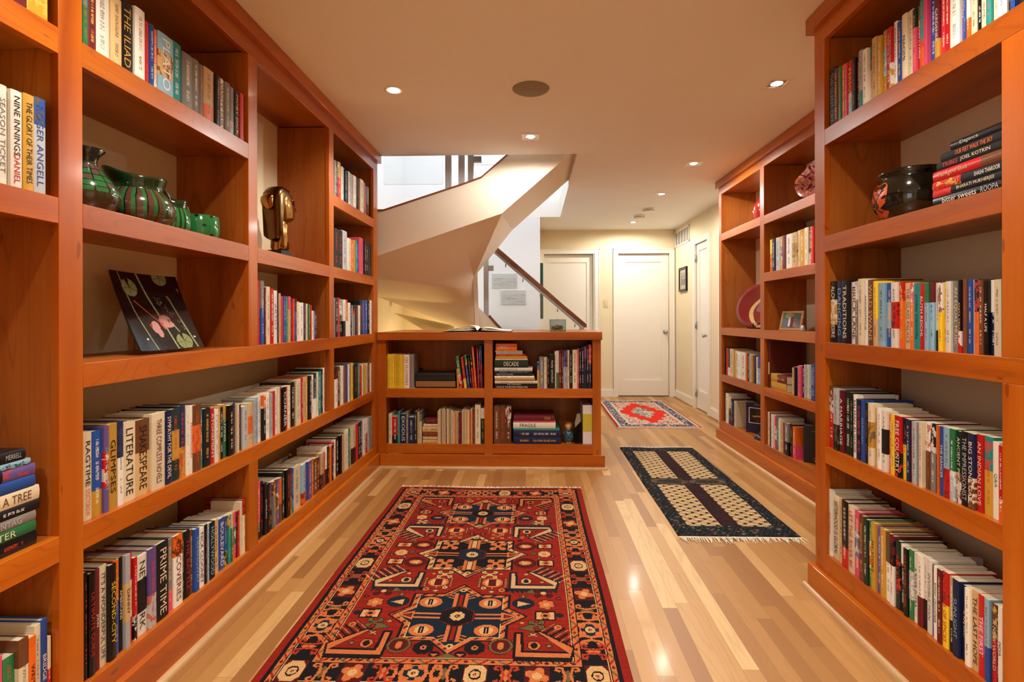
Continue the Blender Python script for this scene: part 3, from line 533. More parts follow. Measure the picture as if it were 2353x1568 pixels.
bookcase('near right cherry bookcase, full height, packed with paperbacks', 1.194, 1.505, .40, 2.185,
    posts=[(.40, .47, .105, 2.3), (2.113, 2.185, .105, 2.3), (1.258, 1.328, t3, t1 - EDG), (1.258, 1.328, .105, t3 - EDG)],
    shelves=[(.47, 2.113, t1), (.47, 1.258, t2), (1.328, 2.113, t2), (.47, 2.113, t3), (.47, 1.258, t4), (1.328, 2.113, t4), (.47, 1.258, t5), (1.328, 2.113, t5)],
    dividers=[(.40, .468, 0, 2.305), (2.12, 2.185, 0, 2.305), (1.26, 1.326, t3, t1 - .052), (1.26, 1.326, t5, t3 - .052)], top=2.298)
bookcase('far right cherry bookcase set back in the hall beside the black rug', 1.746, 2.063, 2.26, 4.82,
    posts=[(2.26, 2.33, .105, 2.3), (3.01, 3.08, .105, 2.3), (3.888, 3.954, .105, 1.06 - EDG), (3.888, 3.954, 1.06, 2.3), (4.757, 4.82, .105, 2.3)],
    shelves=[(3.954, 4.757, 1.93), (3.08, 3.888, 1.925), (3.08, 3.888, 1.492), (2.33, 3.01, 1.492), (3.08, 4.757, 1.060), (3.08, 3.888, .628), (3.954, 4.757, .628), (3.08, 3.888, .196), (3.954, 4.757, .196)],
    dividers=[(2.26, 2.328, 0, 2.305), (3.012, 3.078, 0, 2.305), (3.89, 3.952, 1.06, 2.305), (3.89, 3.952, .196, 1.06 - .052), (4.76, 4.82, 0, 2.305)], top=2.298)
# low bookcase that closes the stair
r = thing('bookcase', 'low cherry bookcase with a broad top standing in front of the stairs', 'bookcase', (-.35, 3.9, 0))
def px(mb, a, b, c, e, f, g): return mb.box(a + .35, b + .35, c - 3.9, e - 3.9, f, g)
PF = 3.893; p1, p2 = .611, .181
for a, b in ((-1.205, -1.140), (-.377, -.313), (.453, .517)): px(MB(), a, b, PF, PF + .022, .10, .986).build('post', wood_z, r, .0012)
for a, b in ((-1.14, -.377), (-.313, .453)):
    for z in (p1, p2):
        px(MB(), a, b, PF, PF + .022, z - .07, z).build('shelf_edge', wood_x, r, .0012); px(MB(), a, b, PF + .022, 4.24, z - .05, z).build('shelf', veneer_z, r)
    px(MB(), a, b, 4.24, 4.25, .12, .986).build('back_panel', veneer_z, r)
for a, b in ((-1.205, -1.14), (-.377, -.313), (.46, .517)): px(MB(), a, b, PF + .022, 4.24 if b < .4 else 4.62, .10, .986).build('divider_panel', veneer_z, r)
px(MB(), -1.2, .525, 3.870, 4.64, .986, 1.047).build('top', wood_x, r, .0015)
m = MB(); px(m, -1.181, .544, 3.871, 3.90, .0, .106); px(m, .517, .544, 3.90, 4.64, 0, .106); m.build('base_board', wood_x, r, .0012)
px(MB(), -1.2, .46, 4.6, 4.62, 0, .986).build('rear_panel', paint, r)
# quarter-round shoe moulding along the bases
def qr(name, a, b, n1, rr=.019):
    a, b, n1 = Vector(a), Vector(b), Vector(n1); prof = [(0, 0)] + [(rr * math.cos(t), rr * math.sin(t)) for t in [PI / 2 * k / 6 for k in range(7)]]
    v = [tuple(a + n1 * p + Vector((0, 0, q))) for p, q in prof] + [tuple(b + n1 * p + Vector((0, 0, q))) for p, q in prof]; n = len(prof)
    return struct(name, MB().add(v, [list(range(n))[::-1], list(range(n, 2 * n))] + [[i, (i + 1) % n, n + (i + 1) % n, n + i] for i in range(n)], False), shoe_m)
shoe_m = cherry('maple_shoe_moulding', 'y', rgb(190, 146, 98), rgb(206, 164, 114), rgb(220, 182, 134), contour=.1)
qr('trim_8', (-1.185, .40, 0), (-1.185, 3.871, 0), (1, 0, 0)); qr('trim_9', (-1.181, 3.871, 0), (.563, 3.871, 0), (0, -1, 0))
qr('trim_10', (.544, 3.871, 0), (.544, 4.64, 0), (1, 0, 0)); qr('trim_11', (1.172, .40, 0), (1.172, 2.226, 0), (-1, 0, 0)); qr('trim_12', (1.724, 2.26, 0), (1.724, 4.86, 0), (-1, 0, 0))

# ------------------------------------------------------------------ the stair
st = thing('staircase', 'cream winding staircase with closed soffit rising behind the low bookcase', 'staircase', (-.3, 4.5, 0)); SO = Vector((-.3, 4.5, 0))
def P(*q): return [tuple(Vector(v) - SO) for v in q]
def plate(name, pts, th, m, n=None):
    v = P(*pts); k = len(v); f = [list(range(k))]; mb = MB()
    nn = Vector(n) if n else (Vector(v[1]) - Vector(v[0])).cross(Vector(v[2]) - Vector(v[0])).normalized()
    w = [tuple(Vector(q) + nn * th) for q in v]
    mb.add(v + w, [list(range(k))[::-1], list(range(k, 2 * k))] + [[i, (i + 1) % k, k + (i + 1) % k, k + i] for i in range(k)])
    return mb.build(name, m, st)
stair_p = wall_mat('stair_paint', rgb(238, 228, 208))
top = [(-1.655, 2.005), (-1.191, 2.012), (-.694, 2.170), (-.541, 2.219), (-.409, 2.266), (-.194, 2.451), (.10, 2.70), (.345, 2.70)]
bot = [(.345, 2.497), (.285, 2.445), (-.247, 1.985), (-.578, 1.876), (-1.655, 1.520)]
plate('outer_stringer', [(x, 4.02, z) for x, z in top + bot], .05, stair_p, (0, 1, 0))
cap = [(x, z) for x, z in top[:-1]]
for i in range(len(cap) - 1):
    (a, b), (c, d) = cap[i], cap[i + 1]
    plate('stringer_cap', [(a, 4.012, b), (c, 4.012, d), (c, 4.012, d + .014), (a, 4.012, b + .014)], .066, rail_wood, (0, 1, 0))
# soffit: straight flight, then the fan of winders down to the inner corner
Nn = {'N0': (.345, 4.03, 2.497), 'N1': (-.247, 4.03, 1.985), 'N2': (-.578, 4.03, 1.876), 'N3': (-1.1, 4.03, 1.704), 'N4': (-1.66, 4.03, 1.52),
      'F0': (.345, 4.92, 2.488), 'F1': (-.202, 4.92, 2.006), 'F2': (-.352, 4.92, 1.821), 'F3': (-.576, 4.92, 1.551), 'F4': (-.560, 4.92, 1.30), 'G': (-.547, 4.92, 1.06),
      'I1': (-.574, 4.92, 1.50), 'I2': (-.570, 4.92, 1.43), 'I3': (-.566, 4.92, 1.36), 'I4': (-.560, 4.92, 1.26), 'I5': (-.553, 4.92, 1.16),
      'L0': (-1.655, 4.6, 1.45), 'L1': (-1.655, 5.3, 1.385), 'L2': (-1.2, 5.3, 1.215), 'L3': (-.8, 5.3, 1.055)}
K = list(Nn); K = [k for k in K if k in ('N0', 'N1', 'N2', 'F0', 'F1', 'F2', 'F3')]; v = P(*[Nn[k] for k in K]); ix = {k: i for i, k in enumerate(K)}
F = [('N0', 'F0', 'F1', 'N1'), ('N1', 'F1', 'F2'), ('N1', 'F2', 'F3'), ('N1', 'F3', 'N2')]
up = [(a[0], a[1], a[2] + .10) for a in v]; n0 = len(v)
mb = MB(); mb.add(v, [[ix[k] for k in f] for f in F])
so = mb.build('soffit', stair_p, st)
# the fan of winders: a ruled surface between the inner newel line and the outer edge
inn = [Vector(Nn[k]) for k in ('F3', 'I1', 'I2', 'I3', 'I4', 'I5', 'G')]; out_ = [Vector(Nn[k]) for k in ('N2', 'N3', 'N4', 'L0', 'L1', 'L2', 'L3')]
A_ = [inn[i].lerp(inn[i + 1], k / 8) for i in range(6) for k in range(8)] + [inn[-1]]; B_ = [out_[i].lerp(out_[i + 1], k / 8) for i in range(6) for k in range(8)] + [out_[-1]]
m_ = len(A_); W_ = 10; v = P(*[A_[i].lerp(B_[i], j / W_) for i in range(m_) for j in range(W_ + 1)]); q = [[i * (W_ + 1) + j, i * (W_ + 1) + j + 1, (i + 1) * (W_ + 1) + j + 1, (i + 1) * (W_ + 1) + j] for i in range(m_ - 1) for j in range(W_)]
MB().add(v, q, True).build('winder_soffit', stair_p, st)
plate('daylight_cover', [(-1.655, 5.28, 1.40), (-.8, 5.28, 1.07), (-.55, 5.28, 1.0), (-.66, 6.42, 1.02), (-1.655, 6.42, 1.36)], .05, stair_p, (0, 0, 1))  # added cover keeping stairwell daylight off the cupboard wall
plate('inner_stringer', [(-.556, 4.90, 1.0), (-.586, 4.90, 1.58), (-.586, 4.90, 2.0), (-.548, 4.90, 1.95), (-.535, 4.90, 1.30), (-.52, 4.90, 1.0)], .04, stair_p, (0, 1, 0))
plate('lower_stringer', [(-.60, 4.97, 0), (-.60, 4.97, 1.27), (-.546, 4.97, 1.266), (-.358, 4.97, 1.075), (.52, 4.97, .20), (.52, 4.97, 0)], .04, stair_p, (0, 1, 0))
plate('stringer_cap', [(-.44, 4.963, 1.166), (-.358, 4.963, 1.078), (.52, 4.963, .203), (.52, 4.963, .222), (-.345, 4.963, 1.092), (-.428, 4.963, 1.186)], .055, rail_wood, (0, 1, 0))
for i in range(6):
    x1 = .50 - i * .19; MB().box(x1 - .21 + .3, x1 + .3, 5.01 - 4.5, 6.42 - 4.5, .17 * i + .01, .17 * (i + 1)).build('tread', rail_wood, st)
# cupboard wall and sloping ceiling under the winders, lit by an added, unseen lamp
plate('cupboard_wall', [(-1.655, 6.38, 0), (-.5, 6.38, 0), (-.5, 6.38, 1.02), (-.66, 6.38, 1.03), (-1.655, 6.38, 1.40)], .02, stair_p, (0, 1, 0))
plate('cupboard_slope', [(-1.61, 5.85, 1.205), (-1.22, 5.6, 1.02), (-.90, 5.6, .96), (-.95, 6.1, 1.05)], .012, stair_p)
# guards
g = thing('stair_guard', 'lower glass guard with sloping wooden handrail ending behind the low bookcase', 'railing', (0, 5.0, 0))
def gp(mb): return mb
def slab(pts, th, y): return MB().prism([(a, b) for a, b in pts], 'y', y, y + th)
slab([(-.44, .98), (-.44, 1.866), (.455, 1.085), (.455, .2)], .010, .0).build('glass_panel', glass_m, g)
o = slab([(-.375, 1.812), (-.357, 1.858), (.525, 1.090), (.525, 1.060), (.50, 1.058)], .045, -.022).build('handrail', rail_wood, g, .006)
slab([(-.40, 1.806), (-.388, 1.822), (.49, 1.062), (.476, 1.048)], .02, -.008).build('rail_bar', steel_d, g)
for i in range(5):
    x = -.27 + i * .17; z = 1.79 - (x + .357) * .872 - .045; MB().tube([(x, .003, z - .012), (x, .003, z + .02)], .006, 8).build('bracket', steel, g)
MB().box(.455, .502, -.02, .02, 0, 1.075).build('newel_post', steel_d, g, .002); MB().box(-.487, -.44, -.02, .02, 1.13, 1.80).build('newel_post', steel_d, g, .002)
MB().box(-.44, -.39, -.016, .022, 1.62, 1.672).build('clamp', steel, g, .002)
g = thing('stair_guard', 'upper glass guard with steel posts at the head of the winding stair', 'railing', (-.6, 4.045, 2.2))
for a, b in ((-.70, -.651), (-.594, -.545)): MB().box(a + .6, b + .6, -.015, .015, -.05, .9).build('post', steel_d, g, .002)
MB().box(.081, .128, -.01, .02, .0, .9).build('post', steel, g, .002)
MB().box(-.60, -.12, -.004, .004, .03, .75).build('glass_panel', glass_m, g); MB().box(.128, .36, -.004, .004, .18, .85).build('glass_panel', glass_m, g)
MB().box(.125, .19, -.02, .02, .20, .245).build('clamp', steel, g, .002)
# ------------------------------------------------------------------ rugs
RED, BLK, NAV, TAN, CRM, OLV, DRD = (146, 28, 12), (16, 13, 18), (12, 34, 50), (206, 116, 62), (214, 176, 120), (108, 94, 54), (84, 16, 14)
def rosette(p, x, y, r, c, c2, n=8):
    for k in range(n):
        a = 2 * PI * k / n + .39; p.ell(x + r * .62 * math.cos(a), y + r * .62 * math.sin(a), r * .36, r * .36, c)
    p.ell(x, y, r * .62, r * .62, c); p.ell(x, y, r * .34, r * .34, c2); p.ell(x, y, r * .14, r * .14, c)
def boxm(p, x, y, w, h, c, c2, c3):
    p.rect(x - w, y - h, x + w, y + h, BLK); p.rect(x - w + .005, y - h + .005, x + w - .005, y + h - .005, c); p.rect(x - w * .3, y - h, x + w * .3, y + h, c2)
    p.ell(x, y, w * .55, h * .7, c3); p.ell(x, y, w * .25, h * .3, c2)
def hooks(p, x, y, s, c, vert=True, w=.008):
    for sx in (-1, 1):
        for sy in (-1, 1):
            q = [(0, .2), (sx * .35, .3 * 1), (sx * 1, .45), (sx * 1.05, .85), (sx * .7, .95), (sx * .6, .7)]
            pts = [(x + a * s, y + sy * b * s) if vert else (x + sy * b * s, y + a * s) for a, b in q]; p.line(pts, w, c)
def starmed(p, x, y, body, edge, hexc, petal):
    def shape(k, g=0):
        a, b, sx, sy = .262 * k, .222 * k, .192 * k, .148 * k
        return [(x - a, y), (x - sx, y - .055 * k), (x - sx, y - sy), (x - .075 * k, y - sy), (x, y - b), (x + .075 * k, y - sy), (x + sx, y - sy), (x + sx, y - .055 * k),
                (x + a, y), (x + sx, y + .055 * k), (x + sx, y + sy), (x + .075 * k, y + sy), (x, y + b), (x - .075 * k, y + sy), (x - sx, y + sy), (x - sx, y + .055 * k)]
    p.poly(shape(1.03), BLK); p.poly(shape(1.), edge); m = p.mask_poly(shape(.985)) & ~p.mask_poly(shape(.9))
    m &= (np.floor((p.X + p.Y) / .016) % 3 == 0); p.a[m] = RED; p.poly(shape(.9), CRM); p.poly(shape(.885), body)
    for sx in (-1, 1):
        p.poly([(x + sx * .235, y), (x + sx * .17, y - .028), (x + sx * .17, y + .028)], petal); p.poly([(x + sx * .215, y), (x + sx * .178, y - .014), (x + sx * .178, y + .014)], RED)
        p.line([(x + sx * .06, y - .012), (x + sx * .17, y - .012)], .01, petal); p.line([(x + sx * .06, y + .012), (x + sx * .17, y + .012)], .01, petal)
        for sy in (-1, 1):
            cx, cy = x + sx * .12, y + sy * .09
            if body == NAV:
                p.ell(cx, cy, .046, .036, petal); p.ell(cx, cy, .026, .024, CRM); p.rect(cx - .009, cy - .02, cx + .009, cy + .02, BLK); p.rect(cx - .002, cy - .014, cx + .002, cy + .014, CRM)
                for k in range(4): p.rect(cx + sx * .056 - .002, cy - .028 + k * .017, cx + sx * .056 + .003, cy - .022 + k * .017, CRM)
            else:
                hooks(p, cx, cy, .034, petal, w=.009); hooks(p, cx, cy, .034, petal, False, w=.009); p.ell(cx, cy, .014, .012, petal)
    for sy in (-1, 1):
        p.line([(x - .022, y + sy * .06), (x - .022, y + sy * .15)], .014, petal); p.line([(x + .022, y + sy * .06), (x + .022, y + sy * .15)], .014, petal)
        p.rect(x - .012, min(y + sy * .06, y + sy * .15), x + .012, max(y + sy * .06, y + sy * .15), RED if body == NAV else CRM)
        for k in range(3):
            for sx in (-1, 1): p.line([(x + sx * .02, y + sy * (.115 + k * .016)), (x + sx * .052, y + sy * (.128 + k * .018))], .006, petal)
        p.ell(x, y + sy * .182, .014, .014, CRM); p.ell(x, y + sy * .182, .006, .006, BLK)
    hx = [(x - .058, y - .03), (x, y - .064), (x + .058, y - .03), (x + .058, y + .03), (x, y + .064), (x - .058, y + .03)]
    p.poly([(x + (a - x) * 1.15, y + (b - y) * 1.15) for a, b in hx], RED); p.poly(hx, hexc); rosette(p, x, y, .03, CRM, RED)
def comb_bird(p, x, y, f, t, c, dark):
    """wedge-shaped bird with a comb of feathers; (x, y) inner top corner, f = outward +-1, t = down +-1"""
    p.poly([(x, y), (x + f * .03, y), (x + f * .034, y + t * .1), (x + f * .19, y + t * .1), (x + f * .075, y - t * .01), (x + f * .10, y - t * .014), (x + f * .215, y + t * .075), (x + f * .20, y + t * .145), (x, y + t * .145)], dark)
    p.poly([(x + f * .007, y + t * .006), (x + f * .023, y + t * .006), (x + f * .026, y + t * .108), (x + f * .196, y + t * .108), (x + f * .085, y - t * .004), (x + f * .097, y - t * .004), (x + f * .207, y + t * .078), (x + f * .195, y + t * .128), (x + f * .007, y + t * .128)], c)
    for k in range(11):
        a = x + f * (.10 + k * .0115); b = y + t * (-.012 + k * .009); p.line([(a, b), (a + f * .05, b - t * .045)], .0042, dark if k % 2 else c)
    for k in range(10): p.line([(x + f * (.01 + k * .02), y + t * .145), (x + f * (.018 + k * .02), y + t * .158)], .005, dark)
    p.ell(x + f * .072, y + t * .07, .022, .022, c); p.ell(x + f * .072, y + t * .07, .012, .016, dark)
def oval_beetle(p, x, y, c, c2):
    p.ell(x, y, .045, .038, c); p.ell(x, y, .034, .028, c2); p.rect(x - .016, y - .026, x + .016, y + .026, DRD)
    for k in range(5):
        for sx in (-1, 1): p.ell(x + sx * .056, y - .03 + k * .015, .004, .004, CRM)
    p.line([(x, y + .036), (x, y + .05)], .006, c)
def rug_border(p, insets):
    for d, c in insets: p.rect(d, d, p.w - d, p.h - d, c)
p = Pic(1.22, 1.91, .0036, RED)
gu = np.random.RandomState(3)
p.a *= (1 + .10 * (gu.rand(p.R, 1, 1) - .5))
fieldrow = (1 + .16 * (np.repeat(gu.rand(p.R // 3 + 1, 1, 1), 3, 0)[:p.R] - .5))
rug_border(p, [(.034, BLK), (.038, CRM), (.041, BLK), (.045, TAN)])
def guard(lo, hi):
    ring = np.minimum(np.minimum(p.X, p.w - p.X), np.minimum(p.Y, p.h - p.Y)); hor = (np.minimum(p.Y, p.h - p.Y) == ring)
    s = np.where(hor, p.X, p.Y); t = (ring - lo) / (hi - lo); m = (t > 0) & (t < 1)
    k = np.floor(s / .03) % 3; f = (s / .03) % 1
    p.a[m & (k == 0) & (np.abs(f - t) < .2)] = RED; p.a[m & (k == 1) & (np.abs(f - .5) + np.abs(t - .5) < .32)] = DRD; p.a[m & (k == 2) & (np.abs(1 - f - t) < .2)] = OLV
guard(.045, .066); rug_border(p, [(.066, BLK), (.069, CRM), (.072, BLK)])
def cell(x, y, kind, vert):
    if kind == 0: p.rect(x - .04, y - .052, x + .04, y + .052, DRD); p.poly([(x - .037, y - .022), (x - .02, y - .046), (x + .02, y - .046), (x + .037, y - .022), (x + .037, y + .022), (x + .02, y + .046), (x - .02, y + .046), (x - .037, y + .022)], CRM); p.ell(x, y, .02, .024, BLK); rosette(p, x, y, .017, CRM, RED)
    elif kind == 1: p.rect(x - .04, y - .05, x + .04, y + .05, DRD); rosette(p, x, y, .042, TAN, DRD, 4); p.ell(x, y, .016, .016, CRM)
    else:
        p.rect(x - .04, y - .04, x + .04, y + .04, TAN); p.ell(x, y, .034, .034, NAV); rosette(p, x, y, .02, CRM, DRD)
        for sy in (-1, 1): hooks(p, x, y + sy * .05, .036, TAN, vert, .012) if vert else hooks(p, x + sy * .05, y, .036, TAN, vert, .012)
for k in range(-1, 9):
    y = .112 + k * .2405 - .0; kk = k % 3
    for x in (.112, 1.22 - .112):
        if .1 < y < 1.85: cell(x, y, [2, 0, 1][kk], True)
        ym = y + .12
        if .14 < ym < 1.8: p.poly([(x, ym - .018), (x + .028, ym), (x, ym + .018), (x - .028, ym)], OLV if kk else TAN); hooks(p, x, ym, .040, (176, 56, 28) if kk != 2 else TAN, True, .009)
for y in (.112, 1.91 - .112):
    for k in range(1, 5):
        x = .112 + k * .2; cell(x, y, [1, 2, 0, 1][k - 1], False)
    for k in range(5): xm = .112 + (k + .5) * .2; p.poly([(xm - .02, y), (xm, y - .03), (xm + .02, y), (xm, y + .03)], TAN if k % 2 else OLV); hooks(p, xm, y, .04, (176, 56, 28) if k % 2 else TAN, False, .009)
rug_border(p, [(.154, BLK), (.157, CRM), (.160, TAN)]); guard(.160, .181); rug_border(p, [(.181, BLK), (.184, CRM), (.187, RED)])
m = (p.X > .187) & (p.X < 1.033) & (p.Y > .187) & (p.Y < 1.723); p.a = np.where(m[..., None], p.a * fieldrow, p.a)
starmed(p, .605, .452, NAV, TAN, BLK, TAN); starmed(p, .605, .970, BLK, CRM, NAV, TAN); starmed(p, .605, 1.478, NAV, TAN, BLK, TAN)
for sx in (-1, 1):
    X = lambda d: .605 + sx * d
    comb_bird(p, X(.195), .68, sx, 1, NAV, CRM) if False else comb_bird(p, X(.19), 1.145, sx, 1, CRM, NAV)
    comb_bird(p, X(.19), .775, sx, -1, CRM, NAV); comb_bird(p, X(.225), 1.580, sx, 1, TAN, BLK); comb_bird(p, X(.205), .34, sx, -1, TAN, BLK)
    for v in (.695, 1.232): oval_beetle(p, X(.118), v, TAN, CRM)
    for v in (.880, 1.055): boxm(p, X(.353), v, .036, .026, CRM, DRD, TAN); p.ell(X(.257), v, .05, .044, DRD); p.ell(X(.257), v, .03, .02, TAN); p.poly([(X(.24), v - .02), (X(.28), v), (X(.245), v + .02)], CRM)
    rosette(p, X(.348), .965, .032, CRM, TAN); rosette(p, X(.345), 1.395, .034, TAN, CRM, 6); rosette(p, X(.345), .527, .032, CRM, TAN, 6)
    boxm(p, X(.34), 1.472, .038, .028, CRM, BLK, TAN); boxm(p, X(.34), .452, .036, .026, TAN, CRM, DRD)
    p.ell(X(.253), 1.388, .042, .036, NAV); p.poly([(X(.23), 1.37), (X(.28), 1.39), (X(.23), 1.41)], CRM); p.ell(X(.253), .528, .04, .034, NAV); p.ell(X(.253), .528, .02, .01, TAN)
    rosette(p, X(.09), 1.668, .036, BLK, TAN); rosette(p, X(.10), .262, .026, TAN, NAV, 6); p.ell(X(.18), 1.655, .042, .042, OLV); p.ell(X(.18), 1.655, .034, .034, DRD); p.ell(X(.18), 1.655, .012, .02, TAN)
    hooks(p, X(.10), 1.165, .03, CRM); p.ell(X(.10), 1.165, .011, .01, CRM); hooks(p, X(.11), .765, .03, TAN); hooks(p, X(.335), 1.31, .03, DRD); p.ell(X(.335), 1.31, .012, .012, CRM)
    p.poly([(X(.26), 1.305), (X(.29), 1.28), (X(.30), 1.315)], OLV); p.poly([(X(.27), .60), (X(.30), .575), (X(.31), .61)], OLV); p.ell(X(.18), 1.288, .012, .012, BLK); rosette(p, X(.16), 1.29, .016, TAN, BLK, 6)
    p.poly([(X(.24), 1.555), (X(.285), 1.53), (X(.30), 1.572)], OLV); hooks(p, X(.305), 1.53, .024, OLV); rosette(p, X(.385), 1.545, .016, TAN, DRD, 6); rosette(p, X(.36), .262, .02, TAN, DRD, 6); hooks(p, X(.33), .59, .022, CRM)
    p.ell(X(.045), 1.703, .018, .014, BLK); p.poly([(X(.03), 1.70), (X(.06), 1.70), (X(.045), 1.715)], TAN)
p.poly([(.56, 1.722), (.605, 1.698), (.65, 1.722)], OLV)
rm = (p.a[..., 0] > 95) & (p.a[..., 1] < 60) & (p.a[..., 2] < 50); fld = (p.X > .195) & (p.X < 1.025) & (p.Y > .195) & (p.Y < 1.715)
def clear(x, y, r): k = ((p.X - x) ** 2 + (p.Y - y) ** 2 < r * r); return k.any() and (rm | ~fld)[k].all() and fld[k].all()
rr = random.Random(12); fill = []
for k in range(900):
    d = rr.uniform(.02, .40); y = rr.uniform(.21, 1.70)
    if clear(.605 + d, y, .017) and all((d - a) ** 2 + (y - b) ** 2 > .034 ** 2 for a, b in fill): fill.append((d, y))
for i, (d, y) in enumerate(fill):
    for sx in (-1, 1):
        x = .605 + sx * d
        if not clear(x, y, .013): continue
        c = [OLV, DRD, TAN, NAV, CRM][i % 5]
        if i % 3 == 0: rosette(p, x, y, .013, c, BLK, 6)
        elif i % 3 == 1: p.line([(x - .012, y - .008), (x + .012, y + .008)], .004, c); p.line([(x - .012, y + .008), (x + .012, y - .008)], .004, c); p.ell(x, y, .004, .004, CRM)
        else: p.poly([(x - .012, y), (x, y - .009), (x + .012, y), (x, y + .009)], c); p.ell(x, y, .003, .003, CRM)
rm = (p.a[..., 0] > 95) & (p.a[..., 1] < 60) & (p.a[..., 2] < 50); nz = ~rm; dil = nz.copy()
dil[1:] |= nz[:-1]; dil[:-1] |= nz[1:]; dil[:, 1:] |= nz[:, :-1]; dil[:, :-1] |= nz[:, 1:]
p.a[dil & rm & fld] = (40, 14, 14)
kn = np.random.RandomState(4).rand(p.R, p.Q, 1); p.a = p.a * np.array([.93, .88, .84]) * (1 + .16 * (kn - .5))
rugm = {}
def rug(name, label, p, x0, y1, fringe_c, th=.009, fr=.03, fringe_len=(.02, .035), warp=.006, rag=None):
    r = thing(name, label, 'rug', (x0 + p.w / 2, y1 - p.h / 2, 0)); w, h = p.w, p.h
    def place(u, v):
        x = (u - .5) * w + warp * .3 * np.sin(v * 9 + u * 2); y = (.5 - v) * h + warp * np.sin(u * 7 + 1) * (1 - v)
        e = np.minimum(np.minimum(u, 1 - u) * w, np.minimum(v, 1 - v) * h); z = th * np.clip(e / .006, 0, 1) ** .5 + .0012 * np.sin(u * 11 + v * 23) + .0008
        return np.stack([x, y, np.maximum(z, .0006)], -1)
    raster_obj('pile', p.a, place, wool, r); rr = random.Random(5)
    fm = plain('cotton_fringe', rgb(*fringe_c), .9, vary=.1)
    for sgn in (1, -1):
        mb = MB(); n = int(w / .0075)
        for i in range(n):
            x = -w / 2 + (i + .5) * w / n; L = rr.uniform(*fringe_len); dx = rr.uniform(-.35, .35) * L + (rag or 0) * .3; y0 = sgn * (h / 2 + (warp * math.sin((i / n) * 7 + 1) if sgn > 0 else 0))
            q = [(x, y0 - sgn * .004, .005), (x + dx * .4, y0 + sgn * L * .5, .005 + rr.uniform(0, .003)), (x + dx, y0 + sgn * L, .0022)]
            mb.tube(q, [.0022, .0026, .0016], 4)
        mb.box(-w / 2, w / 2, sgn * (h / 2 - .004), sgn * (h / 2 + .005), .0005, .006)
        mb.build('fringe', fm, r)
    return r
rug('rug', 'large red wool rug with three dark star medallions lying in the foreground', p, -.902, 3.425, (240, 228, 204), fringe_len=(.028, .045))
# black runner
p = Pic(.64, 1.82, .0042, (14, 18, 20))
K0, CR, BR, TL = (16, 18, 22), (226, 192, 140), (62, 26, 24), (20, 52, 56)
rug_border(p, [(.006, K0)]); rr = np.random.RandomState(2)
n1 = rr.rand(p.R // 3 + 1, p.Q // 3 + 1); n1 = np.repeat(np.repeat(n1, 3, 0), 3, 1)[:p.R, :p.Q]
dg = (np.floor((p.X * 1.0 + p.Y * .6) / .012) % 2 == 0)
p.a[dg & (n1 > .45)] = TL; p.a[(n1 > .93)] = (110, 96, 80); p.a[(n1 < .14)] = (66, 34, 30)
def scale_panel(x0, y0, x1, y1):
    p.rect(x0, y0, x1, y1, CR); m = (p.X > x0) & (p.X < x1) & (p.Y > y0) & (p.Y < y1)
    hh, ww = .031, .084; v = (p.Y - y0) / hh; row = np.floor(v); f = v - row; u = ((p.X - x0) / ww + .5 * (row % 2)) % 1
    tri = np.abs(u - .5) * 2
    p.a[m & (np.abs(f - (.82 - .62 * tri)) < .11)] = BLK; p.a[m & (f > .86)] = BLK; p.a[m & (tri < .10) & (f > .45)] = BR
    p.a[m & (tri > .78) & (f < .4)] = (52, 30, 30)
for a, b in ((.138, .86), (1.005, 1.69)):
    scale_panel(.085, a, .268, b); scale_panel(.370, a, .553, b)
    p.rect(.268, a, .370, b, (54, 18, 18)); mm = (p.X > .274) & (p.X < .364) & (p.Y > a) & (p.Y < b)
    p.a[mm & (np.abs(((p.X - .319) / .09) + .3 * np.sin(p.Y * 90)) < .1)] = (24, 40, 44); p.a[mm & (n1 > .8)] = (30, 24, 30)
p.rect(.085, .865, .553, 1.0, BLK)
for cx in (.19, .45):
    p.ell(cx, .932, .125, .062, (104, 84, 64)); p.ell(cx, .932, .085, .036, (40, 36, 32))
p.a[(n1 > .55) & (p.Y > .865) & (p.Y < 1.0) & (p.X > .085) & (p.X < .553)] = (64, 54, 44)
rug('rug', 'narrow black runner with cream fish-scale panels beside the far right bookcase', p, .762, 4.508, (232, 220, 198), fringe_len=(.03, .075))
# red and navy hall rug
p = Pic(.88, 1.70, .0065, (190, 30, 22)); rr = np.random.RandomState(9); FR = (206, 196, 176); GR = (96, 102, 118); NV = (44, 48, 78); RR = (224, 44, 24)
n1 = rr.rand(p.R, p.Q); n2 = np.repeat(np.repeat(rr.rand(p.R // 3 + 1, p.Q // 3 + 1), 3, 0), 3, 1)[:p.R, :p.Q]
rug_border(p, [(.02, FR)])
def speck(lo, hi, cols, thr):
    ring = np.minimum(np.minimum(p.X, p.w - p.X), np.minimum(p.Y, p.h - p.Y)); m = (ring > lo) & (ring <= hi)
    for c, t in zip(cols, thr): p.a[m & (n2 > t)] = c
rug_border(p, [(.045, NV), (.05, FR)]); speck(.05, .135, [GR, NV, FR, (186, 70, 60)], [0, .4, .72, .93]); rug_border(p, [(.135, NV), (.14, FR), (.16, RR), (.165, FR)])
sp = (n2 > .32); inner = (p.X > .165) & (p.X < .715) & (p.Y > .165) & (p.Y < 1.535); p.a[inner & sp] = (214, 178, 150); p.a[inner & (n2 > .7)] = (200, 60, 44); p.a[inner & (n2 > .93)] = GR
ux = np.abs(p.X - .44) / .26; uy = np.abs(p.Y - .85) / .60; wob = .10 * np.sin(np.arctan2(uy, ux) * 14)
p.a[(ux ** 1.3 + uy ** 1.3 < 1 + wob) & inner] = RR
ux = np.abs(p.X - .44) / .13; uy = np.abs(p.Y - .85) / .34; wob = .12 * np.sin(np.arctan2(uy, ux) * 10); md = (ux ** 1.2 + uy ** 1.2 < 1 + wob)
